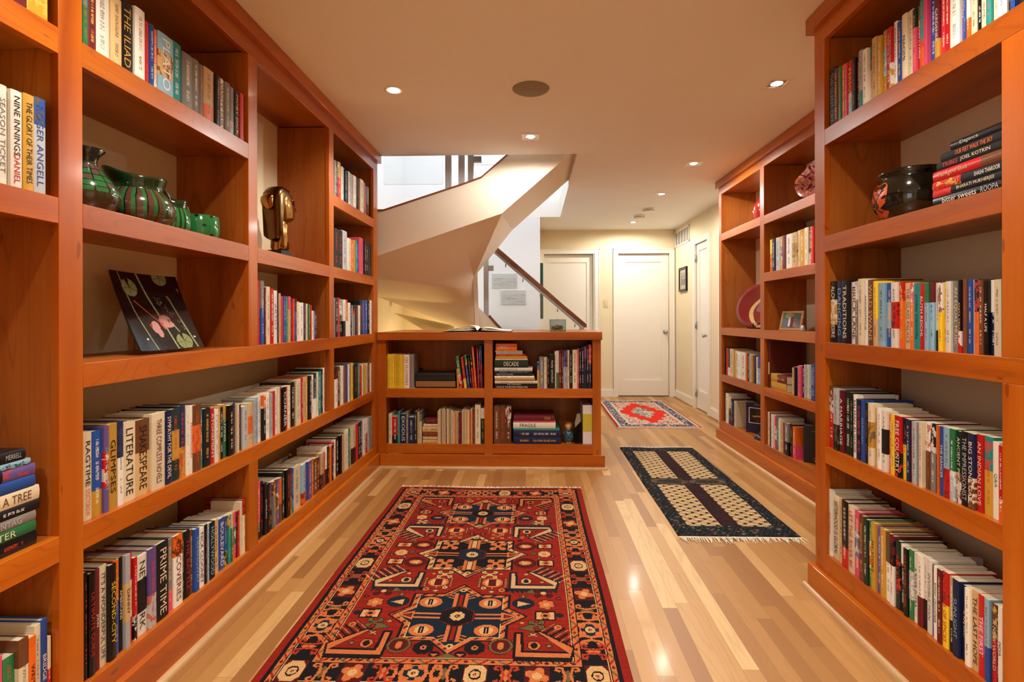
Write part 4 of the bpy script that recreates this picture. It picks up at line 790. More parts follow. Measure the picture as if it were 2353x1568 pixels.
p.a[md] = (206, 196, 172); p.a[md & (n2 > .5)] = (132, 130, 124); p.a[md & (n2 > .85)] = (70, 70, 90)
o = rug('rug', 'small bright red and navy rug on the hall floor in front of the far door', p, .885, 7.03, (240, 234, 220), th=.008, fringe_len=(.02, .035)); o.rotation_euler.z = -.006

# ------------------------------------------------------------------ ceiling fittings
lamp_m = emis('lamp_glow', (1., .84, .62), 60.)
def down(x, y, square, label, vis=True):
    r = thing('recessed_downlight', label, 'ceiling light', (x, y, CZ), 'recessed downlights in the ceiling')
    if square:
        w = .062; k = .042
        MB().box(-w, w, k, w, -.004, .001).box(-w, w, -w, -k, -.004, .001).box(k, w, -k, k, -.004, .001).box(-w, -k, -k, k, -.004, .001).build('trim_frame', trim_m, r, .001)
        MB().lathe([(.001, -.0015), (.030, -.0015)], 20).build('lamp', lamp_m, r)
        MB().box(-k, k, -k, k, -.001, .0005).build('reflector', steel, r)
    else:
        MB().lathe([(.034, -.001), (.034, -.003), (.05, -.004), (.052, .0)], 28, cap=False).build('trim_ring', trim_m, r); MB().lathe([(.001, -.0015), (.032, -.0015)], 20).build('lamp', lamp_m, r)
    return r
down(-.774, 2.806, False, 'round recessed downlight glowing in the ceiling near the left bookcase')
down(1.329, 2.801, True, 'square recessed downlight nearest the near right bookcase crown')
down(-.016, 3.562, True, 'square recessed downlight just in front of the stair opening')
down(1.331, 4.238, True, 'square recessed downlight over the far end of the black runner')
down(1.327, 5.274, True, 'square recessed downlight nearer the camera than the smoke detectors')
down(1.342, 6.832, True, 'square recessed downlight farthest down the hall, near the door')
r = thing('ceiling_speaker', 'round grey speaker grille set flush in the middle of the ceiling', 'speaker', (-.009, 2.811, CZ))
MB().lathe([(.001, -.004), (.100, -.004), (.102, -.002)], 48).build('grille', plain('speaker_cloth', rgb(150, 136, 112), .8, vary=.1, scale=900), r)
MB().lathe([(.102, -.002), (.104, -.006), (.110, -.004), (.112, .0)], 48, cap=False).build('rim', ceil_m, r)
for x, y, l in ((1.354, 5.989, 'white round smoke detector on the hall ceiling, the nearer one'), (1.332, 6.395, 'white round alarm on the hall ceiling, the one nearer the door')):
    r = thing('smoke_detector', l, 'smoke detector', (x, y, CZ)); MB().lathe([(.066, 0), (.068, -.008), (.066, -.012)], 32).build('mounting_plate', trim_m, r)
    MB().lathe([(.060, -.012), (.058, -.030), (.045, -.038), (.001, -.040)], 32).build('body', trim_m, r)
    m = MB()
    for k in range(16): a = 2 * PI * k / 16; c, s_ = math.cos(a), math.sin(a); m.tube([(.0605 * c, .0605 * s_, -.016), (.0595 * c, .0595 * s_, -.027)], .003, 5)
    m.build('vents', plain('dark_slots', rgb(70, 66, 60), .7), r)

# ------------------------------------------------------------------ pottery and keepsakes
def radial(name, fn, rough=.12):
    t = NT(name); co = obj_co(t); s = t.sep(co); a = t.math('ARCTAN2', s[1], s[0]); col = fn(t, a, s, co); return t.out(col, rough, coat=.5)
GRN, GRD, BRN = rgb(40, 104, 54), rgb(22, 44, 22), rgb(86, 56, 44)
def stripes(n, zt, ratio=.42, a0=GRN, a1=BRN):
    def fn(t, a, s, co):
        w = t.math('MULTIPLY', t.noise(co, 26, 2), .9); k = t.math('FRACT', t.math('ADD', t.math('MULTIPLY', a, n / 2 / PI), t.math('MULTIPLY', w, .35)))
        c = t.mix(t.math('GREATER_THAN', k, ratio), a0, a1); ed = t.math('LESS_THAN', t.math('ABSOLUTE', t.math('SUBTRACT', k, ratio)), .07)
        c = t.mix(ed, c, rgb(24, 20, 14)); c = t.mix(t.math('GREATER_THAN', s[2], zt), c, t.mix(t.noise(co, 14, 3), rgb(14, 26, 12), rgb(26, 60, 28))); return c
    return fn
def spout(c, R, zt, dr, dz, ang=-PI / 2, wid=.5):
    """pulls the rim of a lathe out to a pouring lip at angle ang"""
    def fn(p, a, z):
        d = (a - ang + PI) % (2 * PI) - PI; k = math.exp(-(d / wid) ** 2) * max(0, (z - zt * .8) / (zt * .2))
        u = Vector((math.cos(a), math.sin(a), 0)); w = .0035 * math.sin(3 * a) * max(0, (z - zt * .8) / (zt * .2))
        return p + u * dr * k + Vector((0, 0, dz * k + w))
    return fn
Z2 = 1.468
r = thing('vase', 'tall green and brown chequered pottery vase, partly hidden by the bookcase post', 'vase', (-1.33, 1.472, Z2), rotz=.3)
def cheq(t, a, s, co):
    i = t.math('FLOOR', t.math('MULTIPLY', a, 14 / 2 / PI)); j = t.math('FLOOR', t.math('DIVIDE', s[2], .019)); w = t.white(t.comb(i, j, 4.)); c = t.mix(t.math('GREATER_THAN', w, .5), GRN, rgb(96, 70, 66))
    fr = t.math('MAXIMUM', t.math('GREATER_THAN', t.math('ABSOLUTE', t.math('SUBTRACT', t.math('FRACT', t.math('MULTIPLY', a, 14 / 2 / PI)), .5)), .44), t.math('GREATER_THAN', t.math('ABSOLUTE', t.math('SUBTRACT', t.math('FRACT', t.math('DIVIDE', s[2], .019)), .5)), .43))
    c = t.mix(fr, c, rgb(20, 26, 14)); c = t.mix(t.math('LESS_THAN', s[2], .062), c, rgb(58, 46, 28)); return t.mix(t.math('GREATER_THAN', s[2], .155), c, rgb(20, 26, 16))
MB().lathe([(.045, 0), (.066, .010), (.084, .045), (.083, .07), (.066, .10), (.043, .128), (.028, .146), (.025, .16), (.03, .176), (.046, .194), (.043, .197), (.027, .178), (.02, .16), (.02, .02)], 44).build('body', radial('chequered_glaze', cheq), r)
r = thing('pitcher', 'big squat green and brown striped pottery pitcher with a wide lip', 'pitcher', (-1.325, 1.662, Z2), rotz=-.15)
R_ = .109
MB().lathe([(.06, 0), (.085, .006), (.104, .03), (R_, .052), (.103, .076), (.090, .098), (.076, .113), (.072, .120), (.074, .134), (.080, .150), (.082, .158), (.078, .158), (.074, .146), (.066, .125), (.06, .11), (.06, .03)], 56, fn=spout(None, R_, .158, .020, .018, -PI / 2 - .25, .42)).build('body', radial('striped_glaze_dark', stripes(22, .116)), r)
MB().tube([(0, .076, .150), (0, .100, .146), (0, .118, .124), (0, .124, .095), (0, .115, .066), (0, .100, .05)], [.010, .010, .009, .009, .010, .012], 10).build('handle', plain('dark_green_glaze', rgb(34, 40, 22), .12, coat=.5), r)
r = thing('pitcher', 'small bright green pitcher with fine stripes between the big pitcher and the cup', 'pitcher', (-1.325, 1.832, Z2), rotz=-.15)
MB().lathe([(.036, 0), (.049, .006), (.056, .03), (.056, .05), (.050, .078), (.042, .096), (.041, .104), (.045, .126), (.042, .126), (.038, .104), (.034, .09), (.034, .02)], 48, fn=spout(None, .06, .126, .010, .008, -PI / 2, .4)).build('body', radial('striped_glaze_bright', stripes(22, .094, .62, rgb(36, 132, 62), rgb(30, 62, 34))), r)
MB().tube([(0, .042, .118), (0, .058, .114), (0, .068, .092), (0, .067, .066), (0, .054, .046)], .006, 8).build('handle', plain('green_glaze', rgb(30, 110, 54), .12, coat=.5), r)
r = thing('cup', 'straight-sided green pottery cup with dark dots beside the small pitcher', 'cup', (-1.325, 1.982, Z2))
def dots(t, a, s, co):
    u = t.math('MULTIPLY', a, 8 / 2 / PI); v = t.math('DIVIDE', s[2], .036); u2 = t.math('ADD', u, t.math('MULTIPLY', t.math('MODULO', t.math('FLOOR', v), 2.), .5))
    d = t.math('ADD', t.math('POWER', t.math('SUBTRACT', t.math('FRACT', u2), .5), 2.), t.math('MULTIPLY', t.math('POWER', t.math('SUBTRACT', t.math('FRACT', v), .5), 2.), .9)); return t.mix(t.math('LESS_THAN', d, .018), rgb(36, 120, 66), rgb(26, 30, 16))
MB().lathe([(.060, 0), (.066, .005), (.068, .04), (.067, .094), (.065, .096), (.062, .092), (.061, .008), (.001, .008)], 44).build('body', radial('dotted_glaze', dots), r)

# glass plate on a wire easel
r = thing('glass_plate', 'square black fused-glass plate with pink dragonfly and lily pads', 'plate', (-1.30, 1.745, s3))
p = Pic(.315, .315, .0022, (10, 10, 14)); LG, PK = (150, 164, 122), (206, 150, 146)
for pts, w in (([(.03, .0), (.05, .16), (.085, .315)], .005), ([(.115, .0), (.135, .09), (.165, .19), (.185, .315)], .008), ([(.24, .10), (.262, .2), (.285, .315)], .007), ([(.205, .20), (.235, .26), (.25, .315)], .006)): p.line(pts, w, LG)
for cx, cy, rx, ry in ((.065, .062, .034, .036), (.225, .012, .036, .032), (.23, .285, .038, .034)):
    p.ell(cx, cy, rx, ry, (140, 150, 100)); p.poly([(cx, cy), (cx - .015, cy - .04), (cx + .004, cy - .042)], (10, 10, 14))
    for a in range(5): p.line([(cx, cy), (cx + rx * math.cos(a * 1.3 + .4), cy + ry * math.sin(a * 1.3 + .4))], .0016, (60, 66, 40))
p.line([(.065, .115), (.155, .205)], .005, (206, 92, 66)); p.line([(.148, .195), (.162, .225)], .010, (206, 92, 66))
for cx, cy, rx, ry in ((.178, .190, .028, .018), (.188, .212, .028, .013), (.120, .222, .020, .026), (.130, .245, .013, .020)): p.ell(cx, cy, rx, ry, PK)
for x, y in ((.30, .06), (.235, .095), (.195, .195), (.10, .215)): p.poly([(x - .008, y - .006), (x + .008, y - .006), (x, y + .014)], (150, 80, 50))
rr = random.Random(4)
for i in range(60): t_ = rr.random(); x = .175 + t_ * .09 + rr.uniform(-.012, .012); y = .105 + t_ * .12 + rr.uniform(-.014, .014); p.line([(x, y), (x + rr.uniform(-.008, .008), y + rr.uniform(-.006, .006))], .0016, (120, 128, 116))
for x, y in ((.055, .27), (.29, .27)): p.ell(x, y, .005, .004, (230, 226, 210))
fx = Vector((0, .309, 0)); O = Vector((.0, -.151, .009))
tl = Vector((-.150, .053, .268))
def pl(u, v, off=0):
    bl = np.array(O) + np.array([.03, 0, 0]); up = np.array(tl); n = np.cross(np.array(fx), up); n = n / np.linalg.norm(n); s_ = (4 * (u - .5) ** 2 + 4 * (v - .5) ** 2)[..., None]
    return bl + u[..., None] * np.array(fx) + (1 - v)[..., None] * up + n * (.006 * s_ + off)
raster_obj('decorated_face', p.a, lambda u, v: pl(u, v, .0012), glaze_m, r)
uu, vv = np.meshgrid(np.linspace(0, 1, 9), np.linspace(0, 1, 9)); A = pl(uu, vv, .0).reshape(-1, 3); Bq = pl(uu, vv, -.006).reshape(-1, 3)
mb = MB(); q = [[i * 9 + j, (i + 1) * 9 + j, (i + 1) * 9 + j + 1, i * 9 + j + 1] for i in range(8) for j in range(8)]
rim = [j for j in range(9)] + [9 * i + 8 for i in range(1, 9)] + [72 + j for j in range(7, -1, -1)] + [9 * i for i in range(7, 0, -1)]
mb.add([tuple(x) for x in A] + [tuple(x) for x in Bq], q + [[i + 81 for i in f][::-1] for f in q] + [[rim[i], rim[(i + 1) % len(rim)], rim[(i + 1) % len(rim)] + 81, rim[i] + 81] for i in range(len(rim))], True)
mb.build('plate_body', plain('dark_green_glass', rgb(16, 44, 38), .08, coat=.5), r)
e = thing('plate_stand', 'twisted silver wire easel holding the square black glass plate', 'plate stand', (-1.30, 1.745, s3))
for f in (-.03, .07):
    bx_ = -.005; by = f
    MB().tube([(bx_ + .035, by, .022), (bx_ + .028, by, .004), (bx_, by, .003), (bx_ - .09, by + .02, .003), (bx_ - .11, by + .035, .12)], .0022, 6).build('wire_leg', steel, e)
MB().tube([(.0, -.055, .003), (-.002, .055, .003)], .0022, 6).build('cross_wire', steel, e)

# bronze head on a black base
r = thing('bust', 'polished bronze stylised head in profile on a thin black base', 'sculpture', (-1.37, 2.70, Z2), rotz=-.1)
MB().box(-.06, .06, -.10, .125, 0, .016).build('base', black_m, r, .002); MB().prism([(-.05, .016), (.055, .016), (.045, .055), (-.045, .055)], 'x', -.04, .04).build('plinth', black_m, r, .002)
def pillow(name, outl, w, m, parent, cx=0, cz=None, x0=0, inset=.72, sub=2, cr=0.):
    cy = sum(a for a, b in outl) / len(outl); cz = sum(b for a, b in outl) / len(outl); n = len(outl); v = []
    for xx, k in ((-w, inset * .85), (-w * .86, inset * 1.1), (-w * .45, .97), (0, 1.0), (w * .45, .97), (w * .86, inset * 1.1), (w, inset * .85)): v += [(x0 + xx, cy + (a - cy) * k, cz + (b - cz) * k) for a, b in outl]
    f = [[j * n + i, j * n + (i + 1) % n, (j + 1) * n + (i + 1) % n, (j + 1) * n + i] for j in range(6) for i in range(n)]; f += [list(range(n))[::-1], list(range(6 * n, 7 * n))]
    o = MB().add(v, f, True).build(name, m, parent); return smooth_angle(o, 50)
neck = [(-.042, .05), (.05, .05), (.046, .075), (.028, .115), (.022, .16), (.03, .20), (.034, .225), (-.03, .24), (-.04, .18), (-.036, .11)]
pillow('neck', neck, .036, brass, r)
face = [(-.045, .20), (-.01, .205), (.035, .215), (.068, .218), (.078, .224), (.074, .236), (.078, .243), (.073, .250), (.079, .257), (.074, .266), (.102, .276), (.106, .284), (.088, .306), (.074, .318), (.080, .335), (.074, .356), (.050, .380), (.0, .392), (-.045, .385), (-.06, .33)]
pillow('face', face, .050, brass, r)
hair = [(-.080, .36), (-.055, .388), (-.01, .402), (.04, .396), (.030, .382), (.004, .372), (-.014, .345), (-.026, .30), (-.036, .24), (-.046, .15), (-.055, .10), (-.076, .105), (-.082, .18), (-.088, .25), (-.090, .32)]
pillow('hair', hair, .050, plain('bronze_hair', rgb(96, 70, 40), .25, 1., vary=.15), r, inset=.8)
pillow('hair_knot', [(-.125, .32), (-.10, .345), (-.085, .34), (-.085, .27), (-.105, .26), (-.125, .29)], .03, brass, r)
for sx in (.046, -.046):
    MB().lathe([(.001, -.004), (.008, -.002), (.011, .002), (.008, .005), (.001, .006)], 16, fn=lambda v, a, z, sx=sx: Vector((sx + (z if sx > 0 else -z), .052 + v.x * 1.3, .318 + v.y * .7))).build('eye', plain('dark_bronze', rgb(50, 34, 20), .2, 1.), r)
    MB().tube([(sx * 1.04, .028, .33), (sx * 1.08, .05, .338), (sx * .95, .07, .33)], .004, 8).build('eyebrow', brass, r)
r = thing('stone_egg', 'grey-green polished egg at the far end of the books below the bust', 'ornament', (-1.33, 2.905, s3))
MB().lathe([(.001, 0), (.016, .003), (.027, .018), (.030, .038), (.024, .062), (.012, .078), (.001, .083)], 32).build('egg', plain('veined_stone', rgb(120, 134, 122), .2, vary=.35, scale=30, coat=.4), r)

# black jar with orange emblem on the near right case
r = thing('jar', 'round black glazed jar with orange dancing-figure emblem beside the stacked books', 'jar', (1.345, 1.84, t2), rotz=0)
MB().lathe([(.06, 0), (.085, .012), (.112, .055), (.117, .09), (.110, .13), (.094, .155), (.092, .162), (.104, .17), (.107, .178), (.100, .182), (.09, .172), (.086, .16), (.10, .09), (.06, .02)], 56).build('body', plain('black_glaze', rgb(16, 18, 12), .07, coat=.6, vary=.6, scale=9), r)
def onjar(u, v, k=1.004):
    z = .085 + v; rad = np.interp(z, [0, .012, .055, .09, .13, .155], [.06, .085, .112, .117, .110, .094]) * k + .0008; a = 3.02 + u / .117; return (rad * math.cos(a), rad * math.sin(a), z)
def decal(name, pts, k, m):
    n = len(pts); c = (sum(a for a, b in pts) / n, sum(b for a, b in pts) / n); V = [onjar(*c, k)] + [onjar(c[0] + (a - c[0]) * s_, c[1] + (b - c[1]) * s_, k) for s_ in (.5, 1) for a, b in pts]
    F = [[0, 1 + i, 1 + (i + 1) % n] for i in range(n)] + [[1 + i, 1 + n + i, 1 + n + (i + 1) % n, 1 + (i + 1) % n] for i in range(n)]; MB().add(V, F, True).build(name, m, r)
org = plain('orange_slip', rgb(206, 82, 30), .3)
decal('emblem', [(.048, .045), (.03, .058), (0, .052), (-.03, .06), (-.05, .045), (-.052, .01), (-.062, -.02), (-.048, -.055), (-.01, -.06), (.02, -.066), (.045, -.05), (.042, -.01), (.05, .015)], 1.004, org)
dk = plain('dark_slip', rgb(24, 20, 26), .3)
for pts in ([(.03, .036), (.036, .03), (.004, .004), (-.03, .03), (-.036, .022), (-.01, -.004), (.0, -.03), (.02, -.045), (.012, -.05), (-.012, -.03)], [(-.012, -.008), (-.034, -.006), (-.045, -.024), (-.036, -.045), (-.028, -.042), (-.034, -.026), (-.026, -.016), (-.008, -.022)], [(.008, .012), (.014, .02), (.006, .028), (-.004, .022)]): decal('figure', pts, 1.008, dk)

# hall bookcase keepsakes
r = thing('plate', 'round dark red ceramic plate with a cream band leaning on a black wire stand', 'plate', (1.90, 4.33, 1.06))
def redp(t, a, s, co):
    d = t.math('ADD', t.math('MULTIPLY', s[0], .6), s[1]); b = t.math('LESS_THAN', t.math('ABSOLUTE', t.math('ADD', t.math('SUBTRACT', d, .03), t.math('MULTIPLY', s[0], t.math('MULTIPLY', s[0], 6.)))), .02)
    return t.mix(b, rgb(120, 26, 22), rgb(196, 166, 108))
pm = radial('red_plate_glaze', redp, .1)
o = MB().lathe([(.001, .0), (.10, .004), (.15, .024), (.185, .030), (.19, .026), (.15, .012), (.10, -.004), (.001, -.006)], 48).build('dish', pm, r); o.rotation_euler = (0, math.radians(-72), math.radians(28)); o.location = (-.01, 0, .19)
for y in (-.07, .06):
    MB().tube([(-.075, y, .05), (-.08, y, .02), (-.06, y, .004), (.08, y, .004), (.09, y, .16)], .004, 7).build('stand_wire', black_m, r)
MB().tube([(.0, -.07, .004), (.0, .06, .004)], .004, 7).build('stand_wire', black_m, r)
r = thing('photo_frame', 'small gilt-framed colour photograph of people standing among trees', 'photo frame', (1.86, 3.73, 1.06), rotz=0)
Mx = Matrix.Rotation(math.radians(16), 4, 'Y')
fr_m = plain('gilt_frame', rgb(196, 140, 92), .3, .4); 
def fb(mb): 
    o = mb.build('frame', fr_m, r, .002); o.matrix_local = Matrix.Rotation(math.radians(28), 4, 'Z') @ Mx; return o
fb(MB().box(-.008, .006, -.085, .085, .13, .145).box(-.008, .006, -.085, .085, 0, .015).box(-.008, .006, -.085, -.07, .015, .13).box(-.008, .006, .07, .085, .015, .13))
p = Pic(.14, .115, .0025, (96, 110, 116)); p.rect(0, 0, .14, .045, (64, 104, 72)); p.ell(.05, .02, .03, .02, (150, 170, 120)); p.rect(.05, .03, .066, .1, (226, 226, 222)); p.ell(.058, .026, .007, .009, (190, 140, 110)); p.rect(.07, .025, .09, .11, (110, 36, 34)); p.ell(.08, .02, .007, .009, (180, 130, 100)); p.rect(.092, .04, .108, .1, (196, 120, 110)); p.rect(.11, .06, .14, .115, (120, 130, 140))
o = flat_pic('photograph', p, r, (-.0085, .07, .13), (0, -.14, 0), (0, 0, -.115)); o.matrix_local = Matrix.Rotation(math.radians(28), 4, 'Z') @ Mx
r = thing('hand_bell', 'little silver hand bell with tall handle beside the gilt photo frame', 'bell', (1.84, 3.52, 1.06)); MB().lathe([(.018, 0), (.019, .006), (.014, .02), (.012, .036), (.004, .042)], 24).build('bell', steel, r); MB().lathe([(.003, .04), (.0026, .085), (.006, .09), (.006, .097), (.001, .1)], 14).build('handle', steel, r)
r = thing('wire_ornament', 'dark curled metal ornament standing behind the bookcase post', 'ornament', (1.93, 3.27, 1.06)); MB().tube([(0, 0, 0), (0, .0, .13), (0, .02, .17), (0, .05, .185), (0, .065, .165), (0, .05, .15)], .006, 8).build('curl', black_m, r)
r = thing('glass_bowl', 'upright multicoloured art-glass platter with red and orange swirls', 'platter', (1.93, 3.45, 1.925), rotz=.5)
def swirl(t, a, s, co):
    n = t.noise(co, 16, 2, .5, 2.5); return t.ramp(n, [(.3, rgb(20, 40, 50)), (.42, rgb(170, 28, 24)), (.5, rgb(214, 190, 180)), (.56, rgb(190, 50, 30)), (.66, rgb(230, 120, 26)), (.8, rgb(30, 60, 56))])
o = MB().lathe([(.001, 0), (.09, .006), (.15, .03), (.152, .026), (.09, -.002), (.001, -.008)], 44, fn=lambda v, a, z: v + Vector((0, 0, .008 * math.sin(5 * a) * (v.x ** 2 + v.y ** 2) / .02))).build('dish', radial('swirled_glass', swirl, .08), r); o.rotation_euler = (0, math.radians(-66), 0); o.location = (-.02, 0, .15)
MB().tube([(-.06, -.05, .03), (-.07, -.05, .004), (.06, -.05, .004), (.08, -.05, .12)], .004, 6).build('stand_wire', black_m, r); MB().tube([(-.06, .05, .03), (-.07, .05, .004), (.06, .05, .004), (.08, .05, .12)], .004, 6).build('stand_wire', black_m, r)
r = thing('vase', 'red beaded pottery bottle partly hidden by the hall bookcase post', 'vase', (1.90, 4.22, 1.93)); MB().lathe([(.05, 0), (.075, .03), (.085, .09), (.08, .15), (.05, .20), (.02, .22), (.018, .25), (.024, .255), (.0, .256)], 36).build('body', plain('red_glaze', rgb(156, 30, 22), .15, coat=.5), r)
m = MB()
for k in range(18): a = 2 * PI * k / 18; m.lathe([(.001, -.004), (.004, 0), (.001, .004)], 6, (.0862 * math.cos(a), .0862 * math.sin(a), .10))
m.build('beads', plain('pale_beads', rgb(220, 210, 190), .3), r)
r = thing('bowl', 'shallow rainbow-striped bowl at the bottom of the hall bookcase', 'bowl', (1.865, 3.205, .196))
def rain(t, a, s, co):
    k = t.math('FRACT', t.math('ADD', t.math('DIVIDE', s[2], .045), t.math('MULTIPLY', s[0], 3.)))
    nd = t.ramp(k, [(0, rgb(20, 18, 24)), (.12, rgb(176, 40, 32)), (.25, rgb(24, 24, 30)), (.35, rgb(36, 96, 64)), (.5, rgb(70, 130, 70)), (.6, rgb(40, 50, 120)), (.75, rgb(206, 130, 50)), (.88, rgb(60, 120, 150))]); nd.node.color_ramp.interpolation = 'CONSTANT'; return nd
MB().lathe([(.03, 0), (.05, .004), (.085, .03), (.112, .062), (.109, .064), (.08, .036), (.04, .012), (.001, .01)], 44).build('body', radial('rainbow_lacquer', rain, .2), r)
r = thing('cap', 'dark navy cap with pale piping lying flat on the bottom shelf of the hall bookcase', 'cap', (1.85, 4.05, .196), rotz=.2)
o = MB().lathe([(.075, 0), (.08, .02), (.07, .045), (.04, .06), (.001, .063)], 32, fn=lambda v, a, z: Vector((v.x * .8, v.y * 1.1, v.z))).build('crown', plain('navy_cloth', rgb(20, 28, 50), .9), r)
MB().tube([(.08 * .8 * math.cos(a), .088 * math.sin(a), .012) for a in [2 * PI * k / 30 for k in range(31)]], .0035, 6).build('piping', plain('pale_piping', rgb(170, 180, 190), .8), r)
mb = MB().prism([(.06 * math.cos(a) - .05, .07 * math.sin(a)) for a in [PI / 2 + PI * k / 12 for k in range(13)]], 'z', .004, .010); mb.build('visor', plain('navy_cloth', rgb(20, 28, 50), .9), r, .002)

# things on and in the low bookcase
r = thing('open_book', 'large open book with turned white pages lying on the low bookcase top', 'book', (-.43, 4.03, 1.047), rotz=.0)
cov = MB()
for s_ in (-1, 1): cov.prism([(0, .004), (s_ * .03, .0005), (s_ * .265, .0005), (s_ * .265, .004), (s_ * .03, .004), (0, .008)], 'y', -.15, .17)
cov.build('cover', plain('dark_cover', rgb(30, 20, 20), .4), r)
paper = plain('white_paper', rgb(244, 238, 226), .7, vary=.01)
def leaf(s_, hs, dz=0, m=paper, name='page_block', thick=True):
    xs = np.linspace(0, .255, 14); top = [(s_ * x, .006 + dz + hs * math.sin(min(1, x / .07) * PI / 2) * (1 - .72 * (x / .255) ** 1.2)) for x in xs]
    bot = [(s_ * x, max(.0045, z - .004) if not thick else .0045) for x, z in top][::-1]; return MB().prism(top + bot, 'y', -.142, .162).build(name, m, r)
leaf(-1, .024); leaf(1, .018)
for s_, hs, dz, L in ((-1, .044, .002, .20), (-1, .034, .002, .23), (1, .030, .001, .19)):
    xs = np.linspace(0, L, 12); top = [(s_ * x * (.55 if k < 3 else 1), .008 + dz + hs * math.sin(min(1, x / .06) * PI / 2) * (1 - .8 * (x / L) ** 1.5)) for k, x in enumerate(xs)]
    MB().prism(top + [(a, b - .0008) for a, b in top[::-1]], 'y', -.14, .16).build('turned_page', paper, r)
r = thing('glass_box', 'small green-edged glass box holding a dried brown seed pod', 'display box', (.195, 4.03, 1.047))
MB().box(-.062, .062, -.045, .045, 0, .004).build('base', glass_edge, r)
m = MB()
for x in (-.061, .061):
    for y in (-.044, .044): m.box(x - .0018, x + .0018, y - .0018, y + .0018, .004, .094)
for y in (-.044, .044): m.box(-.062, .062, y - .0018, y + .0018, .092, .095)
for x in (-.061, .061): m.box(x - .0018, x + .0018, -.044, .044, .092, .095)
m.build('glass_edges', plain('green_edge', rgb(60, 150, 110), .2), r)
MB().box(-.059, .059, -.0442, -.0432, .004, .092).build('pane', glass_m, r); MB().box(-.059, .059, .0432, .0442, .004, .092).build('pane', glass_m, r)
o = MB(); rr = random.Random(2)
for k in range(46):
    a = rr.uniform(0, PI); q = Vector((rr.uniform(-.035, .03), rr.uniform(-.02, .02), rr.uniform(.012, .03))); o.tube([q, q + Vector((math.cos(a) * .014, rr.uniform(-.008, .008), .012)), q + Vector((math.cos(a) * .03, 0, rr.uniform(.0, .03)))], [.008, .009, .003], 7)
o.build('seed_pod', plain('dried_brown', rgb(140, 90, 48), .7, vary=.5, scale=60), r)
MB().tube([(.0, .0, .095), (.0, .0, .108)], .003, 8).build('lid_knob', plain('clear_knob', rgb(200, 210, 210), .1), r)
# flat portfolio boxes
r = thing('box', 'flat tan wooden box under the black portfolio in the low bookcase', 'box', (-.745, 4.03, p1)); MB().box(-.172, .140, -.10, .12, .008, .052).build('body', plain('tan_board', rgb(150, 104, 58), .5, vary=.2), r, .001); MB().box(-.175, .145, -.105, .125, 0, .008).build('base_board', black_m, r)
r = thing('portfolio', 'thick black leather portfolio lying on the flat tan box', 'portfolio', (-.745, 4.03, p1 + .052)); MB().box(-.174, .138, -.10, .13, 0, .062).build('case', plain('black_leather', rgb(16, 15, 16), .45), r, .006); MB().box(-.174, .138, -.101, -.099, .022, .026).build('seam', plain('seam_dark', rgb(40, 38, 40), .4), r); 
r = thing('paper_sheet', 'thin white sheet lying under the tan box in the low bookcase', 'paper', (-.80, 3.955, p1)); MB().box(-.16, .10, -.028, -.0, 0, .0012).build('sheet', paper, r)
for i, x in enumerate((-.945, -.915)):
    r = thing('candlestick', 'dark glass candlestick behind the magazines, ' + ('left' if i == 0 else 'right') + ' of the pair', 'candlestick', (x, 4.13, p1), 'dark candlesticks'); MB().lathe([(.013, 0), (.013, .006), (.005, .014), (.010, .03), (.005, .05), (.011, .07), (.005, .09), (.009, .12), (.012, .135), (.008, .136)], 20).build('stem', plain('dark_glass', rgb(20, 22, 26), .08, coat=.5), r)
# figurine
r = thing('figurine', 'small glazed figurine with golden curls and speckled blue robe', 'figurine', (.275, 3.985, p2))
def robe(t, a, s, co): return t.mix(t.math('GREATER_THAN', t.noise(co, 160, 2), .52), rgb(14, 30, 44), rgb(70, 130, 140))
MB().lathe([(.028, 0), (.036, .006), (.044, .03), (.046, .055), (.04, .08), (.026, .096), (.014, .10)], 32).build('robe', radial('speckled_glaze', robe), r)
MB().lathe([(.001, .092), (.016, .098), (.023, .112), (.023, .126), (.014, .138), (.001, .142)], 28).build('head', plain('pale_glaze', rgb(214, 170, 120), .2), r)
m = MB(); rr = random.Random(8)
for k in range(26): a = rr.uniform(-.3, PI + .3); z = rr.uniform(.118, .146); q = .024 * math.sqrt(max(.1, 1 - ((z - .118) / .034) ** 2)); m.lathe([(.001, -.008), (.007, -.004), (.008, 0), (.006, .005), (.001, .008)], 8, (q * math.cos(a), q * math.sin(a) * .9 + .002, z))
m.build('hair', plain('golden_glaze', rgb(176, 112, 42), .2), r)
for x in (-.008, .008): MB().lathe([(.001, -.003), (.003, 0), (.001, .003)], 8, (x, -.0215, .118)).build('eye', black_m, r)
for x in (-.009, .009): MB().lathe([(.001, 0), (.007, .003), (.001, .008)], 10, (x, -.036, 0)).build('foot', plain('pale_foot', rgb(200, 200, 206), .2), r)
r = thing('binder', 'white binder with yellow band at the right end of the lowest shelf', 'binder', (.416, 3.915, p2)); MB().box(-.036, .036, -.005, .26, 0, .300).build('cover', plain('white_vinyl', rgb(224, 222, 226), .2, vary=.01), r, .003); MB().box(-.0362, .0362, -.0056, .05, .10, .235).build('yellow_band', plain('yellow_vinyl', rgb(200, 186, 60), .2), r)
r = thing('letter_holder', 'fluted black stand with a grey stone slab beside the white binder', 'stand', (.345, 3.96, p2)); m = MB()
m.box(-.026, .026, -.03, .05, 0, .012)
for k in range(5): m.tube([(-.018 + k * .009, -.026, .012), (-.018 + k * .009, -.026, .17)], .005, 8)
m.box(-.024, .024, -.022, .046, .012, .168).build('body', black_m, r, .001); MB().prism([(-.024, .128), (.02, .175), (.014, .235), (-.008, .235), (-.026, .165)], 'y', -.040, -.033).build('slab', plain('grey_stone', rgb(150, 140, 124), .7, vary=.3, scale=90), r)
